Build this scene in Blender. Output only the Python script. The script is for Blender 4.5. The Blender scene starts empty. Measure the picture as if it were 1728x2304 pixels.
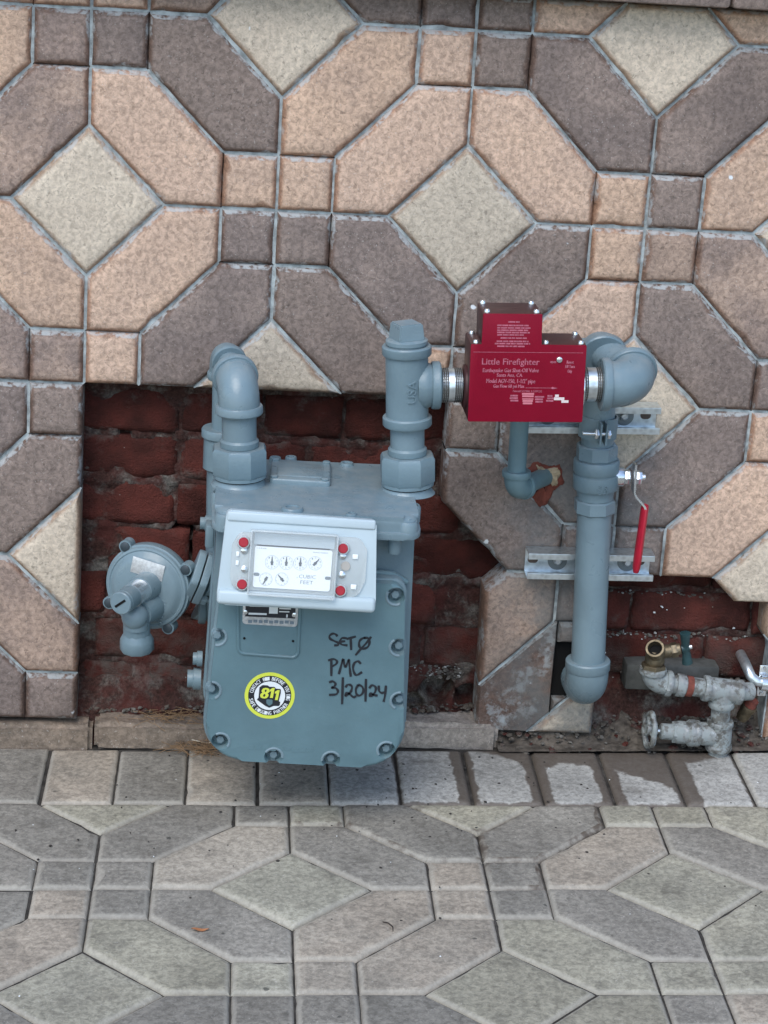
import bpy, bmesh, math, random
from mathutils import Vector, Matrix, noise
R = math.radians
random.seed(7)
S = bpy.context.scene
COL = S.collection

# ---------------------------------------------------------------- camera, world, sun, exposure
cd = bpy.data.cameras.new('camera'); cam = bpy.data.objects.new('camera', cd); COL.objects.link(cam)
cam.location = (0.1610, -3.0701, 0.5692)
cam.rotation_euler = (R(71.6822), R(-3.632), R(-4.2486))
cd.sensor_fit = 'VERTICAL'; cd.sensor_height = 36.0; cd.sensor_width = 27.0; cd.lens = 75.53
cd.clip_start = 0.05; cd.clip_end = 500
S.camera = cam
w = bpy.data.worlds.new('World'); S.world = w; w.use_nodes = True
nt = w.node_tree; nt.nodes.clear()
sky = nt.nodes.new('ShaderNodeTexSky'); sky.sky_type = 'NISHITA'; sky.sun_disc = False
SUN_EL, SUN_AZ = R(52), R(205)      # azimuth measured clockwise from +Y: high, in front of the wall and a little to the left
sky.sun_elevation = SUN_EL; sky.sun_rotation = SUN_AZ; sky.altitude = 50; sky.air_density = 1.0; sky.dust_density = 1.0; sky.ozone_density = 1.0
bg = nt.nodes.new('ShaderNodeBackground'); bg.inputs[1].default_value = 0.145
ow = nt.nodes.new('ShaderNodeOutputWorld'); nt.links.new(sky.outputs[0], bg.inputs[0]); nt.links.new(bg.outputs[0], ow.inputs[0])
sl = bpy.data.lights.new('sun', 'SUN'); sl.energy = 1.05; sl.angle = R(38); sl.color = (1, .975, .94)
so = bpy.data.objects.new('sun', sl); COL.objects.link(so)
sd = Vector((math.sin(SUN_AZ)*math.cos(SUN_EL), math.cos(SUN_AZ)*math.cos(SUN_EL), math.sin(SUN_EL)))
so.rotation_euler = sd.to_track_quat('Z', 'Y').to_euler(); so.location = (0, -2, 4)
S.view_settings.view_transform = 'Standard'; S.view_settings.look = 'None'
S.view_settings.gamma = 1; S.view_settings.use_curve_mapping = False; S.view_settings.exposure = 0.88
S.cycles.max_bounces = 6; S.cycles.transparent_max_bounces = 8

# ---------------------------------------------------------------- helpers
def tag(o, label=None, cat=None, group=None, kind=None):
    for k, v in (('label', label), ('category', cat), ('group', group), ('kind', kind)):
        if v: o[k] = v
    return o
WM = {}                      # world matrix of every object built, so that children can be placed without a depsgraph update
def empty(name, label, cat, loc=(0, 0, 0), M4=None, group=None, kind=None):
    o = bpy.data.objects.new(name, None); COL.objects.link(o); o.empty_display_size = .05
    m = M4 or Matrix.Translation(loc); o.matrix_world = m; WM[o] = m.copy()
    return tag(o, label, cat, group, kind)
def link(name, me, mat, parent=None, mats=None):
    o = bpy.data.objects.new(name, me); COL.objects.link(o)
    if mat: me.materials.clear(); me.materials.append(mat)
    if parent: o.parent = parent
    WM[o] = WM[parent].copy() if parent else Matrix()
    return o
def frame(origin, x=(1, 0, 0), z=(0, -1, 0)):
    """matrix whose local x runs along x and whose local z points along z"""
    z = Vector(z).normalized(); x = Vector(x); x = (x - z*x.dot(z)).normalized(); y = z.cross(x)
    m = Matrix((x, y, z)).transposed().to_4x4(); m.translation = Vector(origin); return m
class MB:
    def __init__(s, F=None): s.bm = bmesh.new(); s.F = F or Matrix()
    def _v(s, p): return s.bm.verts.new(s.F @ Vector(p))
    def lathe(s, prof, o=(0, 0, 0), ax=(0, 0, 1), seg=28, caps=True, squash=None, start=0):
        m = frame(o, (1, 0, 0) if abs(Vector(ax).normalized().x) < .9 else (0, 0, 1), ax); rings = []
        for r, t in prof:
            rings.append([s._v(m @ Vector((r*math.cos(2*math.pi*(k+start)/seg), r*math.sin(2*math.pi*(k+start)/seg)*(squash or 1), t))) for k in range(seg)])
        for a, b in zip(rings, rings[1:]):
            for k in range(seg):
                s.bm.faces.new((a[k], a[(k+1) % seg], b[(k+1) % seg], b[k]))
        if caps: s.bm.faces.new(rings[0][::-1]); s.bm.faces.new(rings[-1])
        return s
    def tube(s, path, r, seg=20, caps=True):
        P = [Vector(p) for p in path]; n = len(P); rr = r if isinstance(r, (list, tuple)) else [r]*n
        T = [(P[min(i+1, n-1)]-P[max(i-1, 0)]).normalized() for i in range(n)]
        u = T[0].orthogonal().normalized(); rings = []
        for i in range(n):
            u = (u - T[i]*u.dot(T[i])).normalized(); v = T[i].cross(u)
            rings.append([s._v(P[i] + (u*math.cos(2*math.pi*k/seg) + v*math.sin(2*math.pi*k/seg))*rr[i]) for k in range(seg)])
        for a, b in zip(rings, rings[1:]):
            for k in range(seg): s.bm.faces.new((a[k], a[(k+1) % seg], b[(k+1) % seg], b[k]))
        if caps: s.bm.faces.new(rings[0][::-1]); s.bm.faces.new(rings[-1])
        return s
    def elbow(s, c, a, b, r, bend, n=9, seg=26, la=0, lb=0):
        """90 degree bend about corner c, one mouth towards a, the other towards b"""
        c, a, b = Vector(c), Vector(a).normalized(), Vector(b).normalized(); P = []
        if la: P.append(c + a*(bend+la))
        o = c + a*bend + b*bend
        for k in range(n+1):
            t = (math.pi/2)*k/n; P.append(o - b*bend*math.cos(t) - a*bend*math.sin(t))
        if lb: P.append(c + b*(bend+lb))
        return s.tube(P, r, seg)
    def box(s, c, d, M4=None, bev=0, seg=2):
        b = bmesh.new(); bmesh.ops.create_cube(b, size=1)
        for v in b.verts: v.co = Vector((v.co.x*d[0], v.co.y*d[1], v.co.z*d[2]))
        if bev: bmesh.ops.bevel(b, geom=b.edges[:], offset=bev, segments=seg, affect='EDGES', profile=.5)
        m = s.F @ (M4 if M4 else Matrix.Translation(c))
        if M4: m = s.F @ (M4 @ Matrix.Translation(c))
        return s.merge(b, m)
    def merge(s, b, m):
        if m is None: m = s.F
        vm = {v: s.bm.verts.new(m @ v.co) for v in b.verts}
        for f in b.faces:
            try: s.bm.faces.new([vm[v] for v in f.verts])
            except ValueError: pass
        b.free(); return s
    def mesh(s, me, m):
        vs = [s.bm.verts.new(s.F @ (m @ v.co)) for v in me.vertices]
        for p in me.polygons:
            try: s.bm.faces.new([vs[i] for i in p.vertices])
            except ValueError: pass
        return s
    def prism(s, poly, F, h0, h1, bev=0, seg=2, both=False):
        """polygon in F's xy plane between heights h0 and h1, its far edge beveled"""
        b = bmesh.new(); n = len(poly)
        lo = [b.verts.new((x, y, h0)) for x, y in poly]; hi = [b.verts.new((x, y, h1)) for x, y in poly]
        bot = b.faces.new(lo[::-1]); top = b.faces.new(hi)
        for k in range(n): b.faces.new((lo[k], lo[(k+1) % n], hi[(k+1) % n], hi[k]))
        if bev:
            es = list(top.edges) + (list(bot.edges) if both else [])
            bmesh.ops.bevel(b, geom=list(set(es)), offset=bev, segments=seg, affect='EDGES', profile=.5)
        return s.merge(b, s.F @ F)
    def build(s, name, mat, parent=None, sharp=38, smooth=True, label=None):
        bm = s.bm; bmesh.ops.recalc_face_normals(bm, faces=bm.faces[:])
        if smooth:
            bm.normal_update(); lim = R(sharp)
            for f in bm.faces: f.smooth = True
            for e in bm.edges:
                if len(e.link_faces) == 2 and e.calc_face_angle(0) > lim: e.smooth = False
        if parent: bm.transform(WM[parent].inverted())
        me = bpy.data.meshes.new(name); bm.to_mesh(me); bm.free()
        o = link(name, me, mat, parent)
        if label: o['label'] = label
        return o
def roundpoly(pts, rad, n=5):
    """rounded corners on a polygon; rad one value or one per corner"""
    out = []; N = len(pts)
    for i, p in enumerate(pts):
        r = rad[i] if isinstance(rad, (list, tuple)) else rad
        p = Vector(p); a = (Vector(pts[i-1])-p).normalized(); b = (Vector(pts[(i+1) % N])-p).normalized()
        if r <= 0: out.append(tuple(p)); continue
        ang = math.acos(max(-1, min(1, a.dot(b)))); d = r/math.tan(ang/2)
        c = p + (a+b).normalized()*(r/math.sin(ang/2)); s0 = p + a*d - c; s1 = p + b*d - c
        a0 = math.atan2(s0.y, s0.x); a1 = math.atan2(s1.y, s1.x); da = (a1-a0+math.pi) % (2*math.pi) - math.pi
        for k in range(n+1):
            t = a0 + da*k/n; out.append((c.x+r*math.cos(t), c.y+r*math.sin(t)))
    return out
def cut(o, cutter):
    c = cutter.build('cutter_tmp', None); md = o.modifiers.new('b', 'BOOLEAN'); md.operation = 'DIFFERENCE'; md.object = c; md.solver = 'EXACT'
    c.matrix_world = Matrix(); o_par = o.parent
    dg = bpy.context.evaluated_depsgraph_get(); dg.update()
    me = bpy.data.meshes.new_from_object(o.evaluated_get(dg)); o.modifiers.clear(); o.data = me
    cm = c.data; bpy.data.objects.remove(c); bpy.data.meshes.remove(cm)
    bm = bmesh.new(); bm.from_mesh(me)
    for f in bm.faces: f.smooth = True
    for e in bm.edges: e.smooth = not (len(e.link_faces) == 2 and e.calc_face_angle(0) > R(38))
    bm.to_mesh(me); bm.free(); return o
_fc = {}
def text_mesh(s, ext=.0):
    k = (s, ext)
    if k not in _fc:
        c = bpy.data.curves.new('t', 'FONT'); c.body = s; c.size = 1; c.extrude = ext; c.resolution_u = 2
        o = bpy.data.objects.new('t', c); COL.objects.link(o)
        dg = bpy.context.evaluated_depsgraph_get(); dg.update()
        me = bpy.data.meshes.new_from_object(o.evaluated_get(dg)); bpy.data.objects.remove(o)
        xs = [v.co.x for v in me.vertices]; _fc[k] = (me, min(xs), max(xs))
    return _fc[k]
def write(mb, F, s, x0, x1, y, h=None, lift=.0003, bold=0, shear=0, ext=0):
    """print s on plane F between x0 and x1, baseline y; h = size (cap height about .7 h)"""
    me, a, b = text_mesh(s, .5 if ext else 0); k = (x1-x0)/(b-a); h = h or k
    m = F @ Matrix.Translation((x0-a*k, y, lift)) @ Matrix(((k, shear*h, 0, 0), (0, h, 0, 0), (0, 0, ext or 1, 0), (0, 0, 0, 1)))
    mb.mesh(me, m)
    if bold:
        for dx, dy in ((bold, 0), (-bold, 0), (0, bold), (0, -bold)): mb.mesh(me, Matrix.Translation(F.to_3x3() @ Vector((dx, dy, lift*.05*(1+dx*1e3)))) @ m)

# ---------------------------------------------------------------- materials
class N:
    def __init__(s, name, rough=.5, metal=0, spec=.5):
        s.m = bpy.data.materials.new(name); s.m.use_nodes = True; s.t = s.m.node_tree; s.p = s.t.nodes['Principled BSDF']
        s.p.inputs['Roughness'].default_value = rough; s.p.inputs['Metallic'].default_value = metal; s.p.inputs['Specular IOR Level'].default_value = spec
        g = s.t.nodes.new('ShaderNodeNewGeometry'); s.pos = g.outputs['Position']
    def n(s, ty, **k):
        x = s.t.nodes.new(ty)
        for a, b in k.items(): setattr(x, a, b)
        return x
    def L(s, a, b): s.t.links.new(a, b)
    def setin(s, i, v):
        if isinstance(v, bpy.types.NodeSocket): s.L(v, i)
        else:
            try: i.default_value = v
            except Exception: i.default_value = (*v, 1) if len(v) == 3 else v
    def noise(s, sc, det=3, rough=.55, vec=None, dist=0):
        x = s.n('ShaderNodeTexNoise'); x.inputs['Scale'].default_value = sc; x.inputs['Detail'].default_value = det; x.inputs['Roughness'].default_value = rough; x.inputs['Distortion'].default_value = dist
        s.L(vec or s.pos, x.inputs['Vector']); return x.outputs['Fac']
    def voro(s, sc, out='Distance', vec=None):
        x = s.n('ShaderNodeTexVoronoi'); x.inputs['Scale'].default_value = sc; s.L(vec or s.pos, x.inputs['Vector']); return x.outputs[out]
    def ramp(s, v, a, b, lo=0., hi=1.):
        x = s.n('ShaderNodeMapRange'); x.interpolation_type = 'SMOOTHSTEP'; s.setin(x.inputs[0], v); x.inputs[1].default_value = a; x.inputs[2].default_value = b; x.inputs[3].default_value = lo; x.inputs[4].default_value = hi; return x.outputs[0]
    def math(s, op, a, b=0.):
        x = s.n('ShaderNodeMath', operation=op); s.setin(x.inputs[0], a); s.setin(x.inputs[1], b); return x.outputs[0]
    def mix(s, f, a, b, mode='MIX'):
        x = s.n('ShaderNodeMix', data_type='RGBA', blend_type=mode); s.setin(x.inputs[0], f); s.setin(x.inputs[6], a); s.setin(x.inputs[7], b); return x.outputs[2]
    def val(s, col, v):
        x = s.n('ShaderNodeHueSaturation'); s.setin(x.inputs['Color'], col); s.setin(x.inputs['Value'], v); return x.outputs[0]
    def attr(s, name): return s.n('ShaderNodeAttribute', attribute_name=name).outputs['Fac']
    def rnd(s): return s.n('ShaderNodeObjectInfo').outputs['Random']
    def xyz(s): x = s.n('ShaderNodeSeparateXYZ'); s.L(s.pos, x.inputs[0]); return x.outputs
    def bump(s, h, st=.5, d=.001):
        x = s.n('ShaderNodeBump'); x.inputs['Strength'].default_value = st; x.inputs['Distance'].default_value = d; s.L(h, x.inputs['Height']); s.L(x.outputs[0], s.p.inputs['Normal'])
    def col(s, c): s.setin(s.p.inputs['Base Color'], c); return s
    def rough(s, r): s.setin(s.p.inputs['Roughness'], r)

def stone_mat(name, c1, c2, floor=False, smear=(.47, .51, .51), speck=.5):
    k = N(name, .88, spec=.3); rnd = k.rnd()
    big = k.noise(9, 4, .6); c = k.mix(k.ramp(k.math('ADD', big, k.math('MULTIPLY', rnd, .35)), .5, .85), c1, c2)
    fine = k.noise(125, 5, .72, dist=.5); c = k.val(c, k.ramp(fine, .3, .7, 1-speck*.7, 1+speck*.55))
    pit = k.ramp(k.noise(135, 4, .68, dist=.6), .575, .655); c = k.mix(k.math('MULTIPLY', pit, .62 if not floor else .4), c, tuple(x*.36 for x in c1))
    lite = k.ramp(k.noise(310, 1), .69, .74); c = k.mix(k.math('MULTIPLY', lite, .3), c, (.62, .6, .56))
    c = k.val(c, k.math('ADD', .82, k.math('MULTIPLY', rnd, .34)))
    e = k.attr('edge')
    if not floor:
        c = k.mix(k.math('MULTIPLY', k.ramp(e, .60, .97), .85), c, k.mix(.88, c, (.48, .34, .27), 'MULTIPLY')); gn = k.n('ShaderNodeNewGeometry').outputs['True Normal']; gs = k.n('ShaderNodeSeparateXYZ'); k.L(gn, gs.inputs[0]); lit_top = k.ramp(gs.outputs[2], .15, .5)  # chamfers tinted darker and browner, their shade painted into the stone colour
        sm = k.math('MULTIPLY', k.ramp(k.math('ADD', k.math('ADD', k.math('MULTIPLY', e, .50), k.math('MULTIPLY', lit_top, .13)), k.noise(14, 5, .7)), .97, 1.10), k.ramp(k.noise(120, 3), .32, .55))  # lime smears along edges; extra on upward faces paints in bright top chamfers
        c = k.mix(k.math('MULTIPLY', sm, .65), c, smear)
        # white droppings of lime, sparse
        v = k.voro(11); c = k.mix(k.ramp(k.math('ADD', v, k.math('MULTIPLY', k.noise(90, 2), .12)), .105, .085), c, (.75, .78, .78))
        # grey paint and damp grime near the gas riser and at the wall's foot
        x, y, z = k.xyz()
        near = k.math('MULTIPLY', k.ramp(k.math('ABSOLUTE', k.math('SUBTRACT', x, .76)), .17, .04), k.ramp(z, -.26, -.42))
        g = k.math('MULTIPLY', near, k.ramp(k.noise(12, 4, .65), .34, .6)); c = k.mix(k.math('MULTIPLY', g, .6), c, (.16, .18, .18))
        foot = k.math('MULTIPLY', k.ramp(z, -.70, -.80), k.math('MULTIPLY', k.ramp(x, .5, .6), k.ramp(x, .74, .64))); ff = k.math('MULTIPLY', foot, k.ramp(k.noise(34, 5, .75), .50, .62)); c = k.mix(k.math('MULTIPLY', ff, .5), c, (.5, .56, .58))
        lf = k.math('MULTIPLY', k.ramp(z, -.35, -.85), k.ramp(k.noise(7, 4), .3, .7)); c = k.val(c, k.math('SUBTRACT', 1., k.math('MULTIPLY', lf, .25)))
        h = k.math('ADD', k.math('MULTIPLY', fine, 1.), k.math('MULTIPLY', k.noise(420, 2), .35))
        k.bump(h, .75, .0016)
    else:
        st = k.ramp(k.noise(22, 5, .65), .52, .75); c = k.mix(k.math('MULTIPLY', st, .5), c, (.105, .095, .078)); s2 = k.ramp(k.noise(6, 4, .6), .35, .7); c = k.val(c, k.math('ADD', .82, k.math('MULTIPLY', s2, .32))); s3 = k.ramp(k.noise(70, 4, .75), .60, .72); c = k.mix(k.math('MULTIPLY', s3, .45), c, (.09, .08, .065))
        c = k.mix(k.math('MULTIPLY', k.ramp(e, .68, .95), .45), c, (.44, .41, .345))
        spots = k.ramp(k.math('ADD', k.voro(16), k.math('MULTIPLY', k.noise(120, 2), .2)), .16, .12); c = k.mix(k.math('MULTIPLY', spots, .75), c, (.045, .045, .04))
        wet = k.ramp(k.math('ADD', k.attr('wet'), k.math('MULTIPLY', k.math('SUBTRACT', k.noise(38, 4, .6), .5), .62)), .45, .60)
        c = k.mix(wet, c, k.mix(.84, c, (.085, .064, .048)))
        k.rough(k.ramp(wet, 0, 1, .88, .42))
        k.bump(k.math('ADD', fine, k.math('MULTIPLY', k.noise(40, 4), 1.2)), .45, .0014)
    k.col(c); return k.m
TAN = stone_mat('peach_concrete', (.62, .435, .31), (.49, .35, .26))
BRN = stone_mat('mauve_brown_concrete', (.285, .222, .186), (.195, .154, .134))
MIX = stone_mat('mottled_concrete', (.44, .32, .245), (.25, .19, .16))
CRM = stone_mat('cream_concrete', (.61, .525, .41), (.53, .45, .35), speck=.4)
FG = stone_mat('blue_grey_paving', (.270, .252, .212), (.225, .208, .174), True)
FT = stone_mat('tan_grey_paving', (.390, .335, .262), (.310, .275, .220), True)
FP = stone_mat('pale_bleached_paving', (.45, .44, .40), (.36, .35, .315), True)
FO = stone_mat('olive_grey_paving', (.370, .345, .262), (.305, .288, .224), True)

def simple(name, c, rough=.5, metal=0, spec=.5, nz=None, amp=.12, bump=0, bs=200, rz=0):
    k = N(name, rough, metal, spec); cc = c
    if nz: cc = k.val(c, k.ramp(k.noise(nz, 4, .6), .25, .75, 1-amp, 1+amp))
    k.col(cc)
    if rz: k.rough(k.ramp(k.noise(nz or 30, 3), .3, .7, rough-rz, rough+rz))
    if bump: k.bump(k.noise(bs, 3), bump, .001)
    return k.m
def paint_mat(name, c, rough=.36, orange=.25):
    k = N(name, rough, 0, .5); a = k.noise(14, 4, .6); cc = k.val(c, k.ramp(a, .25, .75, .90, 1.08))
    d = k.ramp(k.noise(60, 5, .7), .62, .75); cc = k.mix(k.math('MULTIPLY', d, .16), cc, (.20, .28, .30))
    nz_ = k.n('ShaderNodeNewGeometry').outputs['Normal']; sp = k.n('ShaderNodeSeparateXYZ'); k.L(nz_, sp.inputs[0]); du = k.math('MULTIPLY', k.ramp(sp.outputs[2], .45, .95), k.ramp(k.noise(48, 5, .7), .35, .65)); cc = k.mix(k.math('MULTIPLY', du, .22), cc, (.36, .36, .33))
    ch = k.ramp(k.noise(95, 4, .75), .73, .76); cc = k.mix(k.math('MULTIPLY', ch, .4), cc, (.06, .05, .045))
    k.col(cc); k.rough(k.ramp(k.noise(25, 3), .3, .7, rough-.07, rough+.10))
    k.bump(k.math('ADD', k.noise(260, 2), k.math('MULTIPLY', k.noise(30, 2), 1.5)), orange, .0008); return k.m
GREY = paint_mat('grey_enamel', (.108, .188, .212))
GREYC = paint_mat('grey_enamel_cast', (.150, .220, .250), .36, .5)
GREYP = paint_mat('grey_enamel_pipe', (.165, .235, .265), .32, .35)
GREYD = paint_mat('grey_enamel_worn', (.14, .225, .245), .45, .5)
def mortar_mat():
    k = N('grimy_mortar', .95, spec=.2); c = k.mix(k.ramp(k.noise(17, 5, .7), .36, .55), (.135, .125, .11), (.055, .027, .022))
    c = k.mix(k.ramp(k.noise(55, 4, .7), .62, .74), c, (.15, .145, .135)); c = k.val(c, k.ramp(k.noise(200, 4, .7), .3, .7, .6, 1.4)); c = k.mix(k.math('MULTIPLY', k.ramp(k.noise(14, 3), .5, .62), .6), c, (.085, .022, .018))
    k.col(c); k.bump(k.math('ADD', k.noise(90, 5, .75), k.math('MULTIPLY', k.noise(300, 2), .4)), .9, .004); return k.m
MORT = mortar_mat()
CRUMB = simple('grey_crumbs', (.13, .12, .105), .95, spec=.2, nz=60, amp=.5)
GROUT = simple('pale_blue_grey_grout', (.33, .37, .37), .9, spec=.2, nz=55, amp=.45, bump=.8, bs=300)
def brick_mat():
    k = N('dark_red_brick', .97, spec=.08); r = k.rnd()
    c = k.mix(k.ramp(k.noise(16, 4, .6), .3, .7), (.125, .037, .029), (.060, .024, .020)); c = k.val(c, k.math('ADD', .75, k.math('MULTIPLY', r, .5)))
    gm = k.math('ADD', k.noise(18, 6, .72), k.math('MULTIPLY', k.attr('edge'), .10))
    c = k.mix(k.math('MULTIPLY', k.ramp(gm, .57, .74), .7), c, (.135, .115, .10))
    wsp = k.ramp(k.math('ADD', k.voro(34), k.math('MULTIPLY', k.noise(160, 2), .22)), .15, .12); c = k.mix(k.math('MULTIPLY', wsp, .7), c, (.42, .42, .38))
    x, y, z = k.xyz(); foot = k.math('MULTIPLY', k.ramp(z, -.60, -.80), k.ramp(k.noise(20, 5, .7), .38, .62)); c = k.mix(k.math('MULTIPLY', foot, .8), c, (.13, .12, .105))
    k.col(c); k.bump(k.math('ADD', k.noise(75, 6, .8), k.math('MULTIPLY', k.noise(320, 3), .6)), 1., .0055); return k.m
BRICK = brick_mat()
def galv(name, c=(.62, .68, .70), rough=.33, dirt=0.):
    k = N(name, rough, .85, .5); v = k.n('ShaderNodeTexVoronoi'); v.inputs['Scale'].default_value = 130; k.L(k.pos, v.inputs['Vector'])
    cc = k.val(c, k.ramp(v.outputs['Distance'], 0, .8, .85, 1.15))
    if dirt:
        m = k.ramp(k.noise(55, 5, .7), .5-dirt*.25, .62-dirt*.2); cc = k.mix(m, cc, (.25, .28, .275)); k.setin(k.p.inputs['Metallic'], k.ramp(m, 0, 1, .7, 0)); k.rough(k.ramp(m, 0, 1, rough, .85))
        d2 = k.ramp(k.noise(48, 4, .7), .50, .60); cc = k.mix(k.math('MULTIPLY', d2, .85), cc, (.12, .115, .10)); d3 = k.ramp(k.noise(70, 4, .7), .62, .68); cc = k.mix(k.math('MULTIPLY', d3, .8), cc, (.42, .45, .44))
        k.bump(k.noise(140, 4), .8, .0015)
    k.col(cc); return k.m
GALV = galv('galvanised_steel'); GALVD = galv('crusted_galvanised_pipe', (.28, .29, .285), .6, .35)
WASH = simple('dull_washer_steel', (.20, .23, .24), .5, .7)
ZINC = simple('bright_zinc', (.72, .76, .78), .24, .9, nz=60, amp=.1)
BRASS = simple('dull_brass', (.20, .165, .11), .5, .85, nz=90, amp=.35, bump=.4)
def valve_body():
    k = N('dark_maroon_paint', .42, 0, .5); k.col(k.val((.050, .017, .017), k.ramp(k.noise(50, 3), .3, .7, .85, 1.15))); return k.m
MAROON = valve_body()
REDP = simple('crimson_plate', (.215, .0010, .017), .5, .0, .22, nz=30, amp=.06, bump=.15, bs=400)
REDG = simple('red_vinyl_grip', (.42, .010, .030), .38, nz=60, amp=.1)
REDS = simple('red_seal', (.36, .006, .02), .35)
PINK = simple('faded_pink_print', (.40, .105, .15), .6, nz=260, amp=.3)
PINKL = simple('pale_print', (.72, .62, .60), .6)
HOUS = simple('white_grey_plastic', (.44, .53, .56), .40, nz=12, amp=.04)
PLATE = simple('white_dial_plate', (.80, .84, .84), .45)
BLACK = simple('black_marker', (.012, .014, .02), .55)
INK = simple('dial_ink', (.03, .04, .05), .6)
FINE = simple('grey_print', (.17, .22, .25), .6)
ALU = simple('aluminium_plate', (.62, .64, .64), .45, .6, nz=200, amp=.2)
LIME = simple('lime_yellow_sticker', (.62, .68, .07), .5)
THREAD = simple('dark_pipe_thread', (.16, .16, .15), .45, .8, nz=120, amp=.3)
WHT = simple('white_print', (.74, .78, .78), .5)
HOLE = simple('dark_gap', (.012, .012, .012), .95, spec=.1)
DGREEN = simple('dark_green_handle', (.018, .05, .055), .4, nz=80, amp=.3)
FOAM = simple('cream_foam', (.50, .40, .26), .8, nz=120, amp=.2, bump=.8)
TERRA = simple('terracotta_render', (.20, .055, .035), .9, nz=60, amp=.3, bump=.9)
DIRT = simple('brown_dirt', (.105, .090, .074), .95, spec=.2, nz=60, amp=.55, bump=.9, bs=120)
STRAW = simple('dry_pine_needle', (.25, .155, .08), .7, nz=50, amp=.3)
CONC = simple('grey_weathered_concrete', (.085, .088, .082), .9, spec=.2, nz=30, amp=.35, bump=.8, bs=140)
def clear():
    k = N('clear_plastic', .06, 0, .5); k.p.inputs['Base Color'].default_value = (.93, .97, .97, 1); k.p.inputs['Transmission Weight'].default_value = .0
    k.p.inputs['Alpha'].default_value = .09; return k.m
CLEAR = clear()
def frost():
    k = N('hazy_plastic', .25, 0, .5); k.p.inputs['Base Color'].default_value = (.62, .68, .68, 1); k.p.inputs['Alpha'].default_value = .5; return k.m
HAZY = frost()

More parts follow.
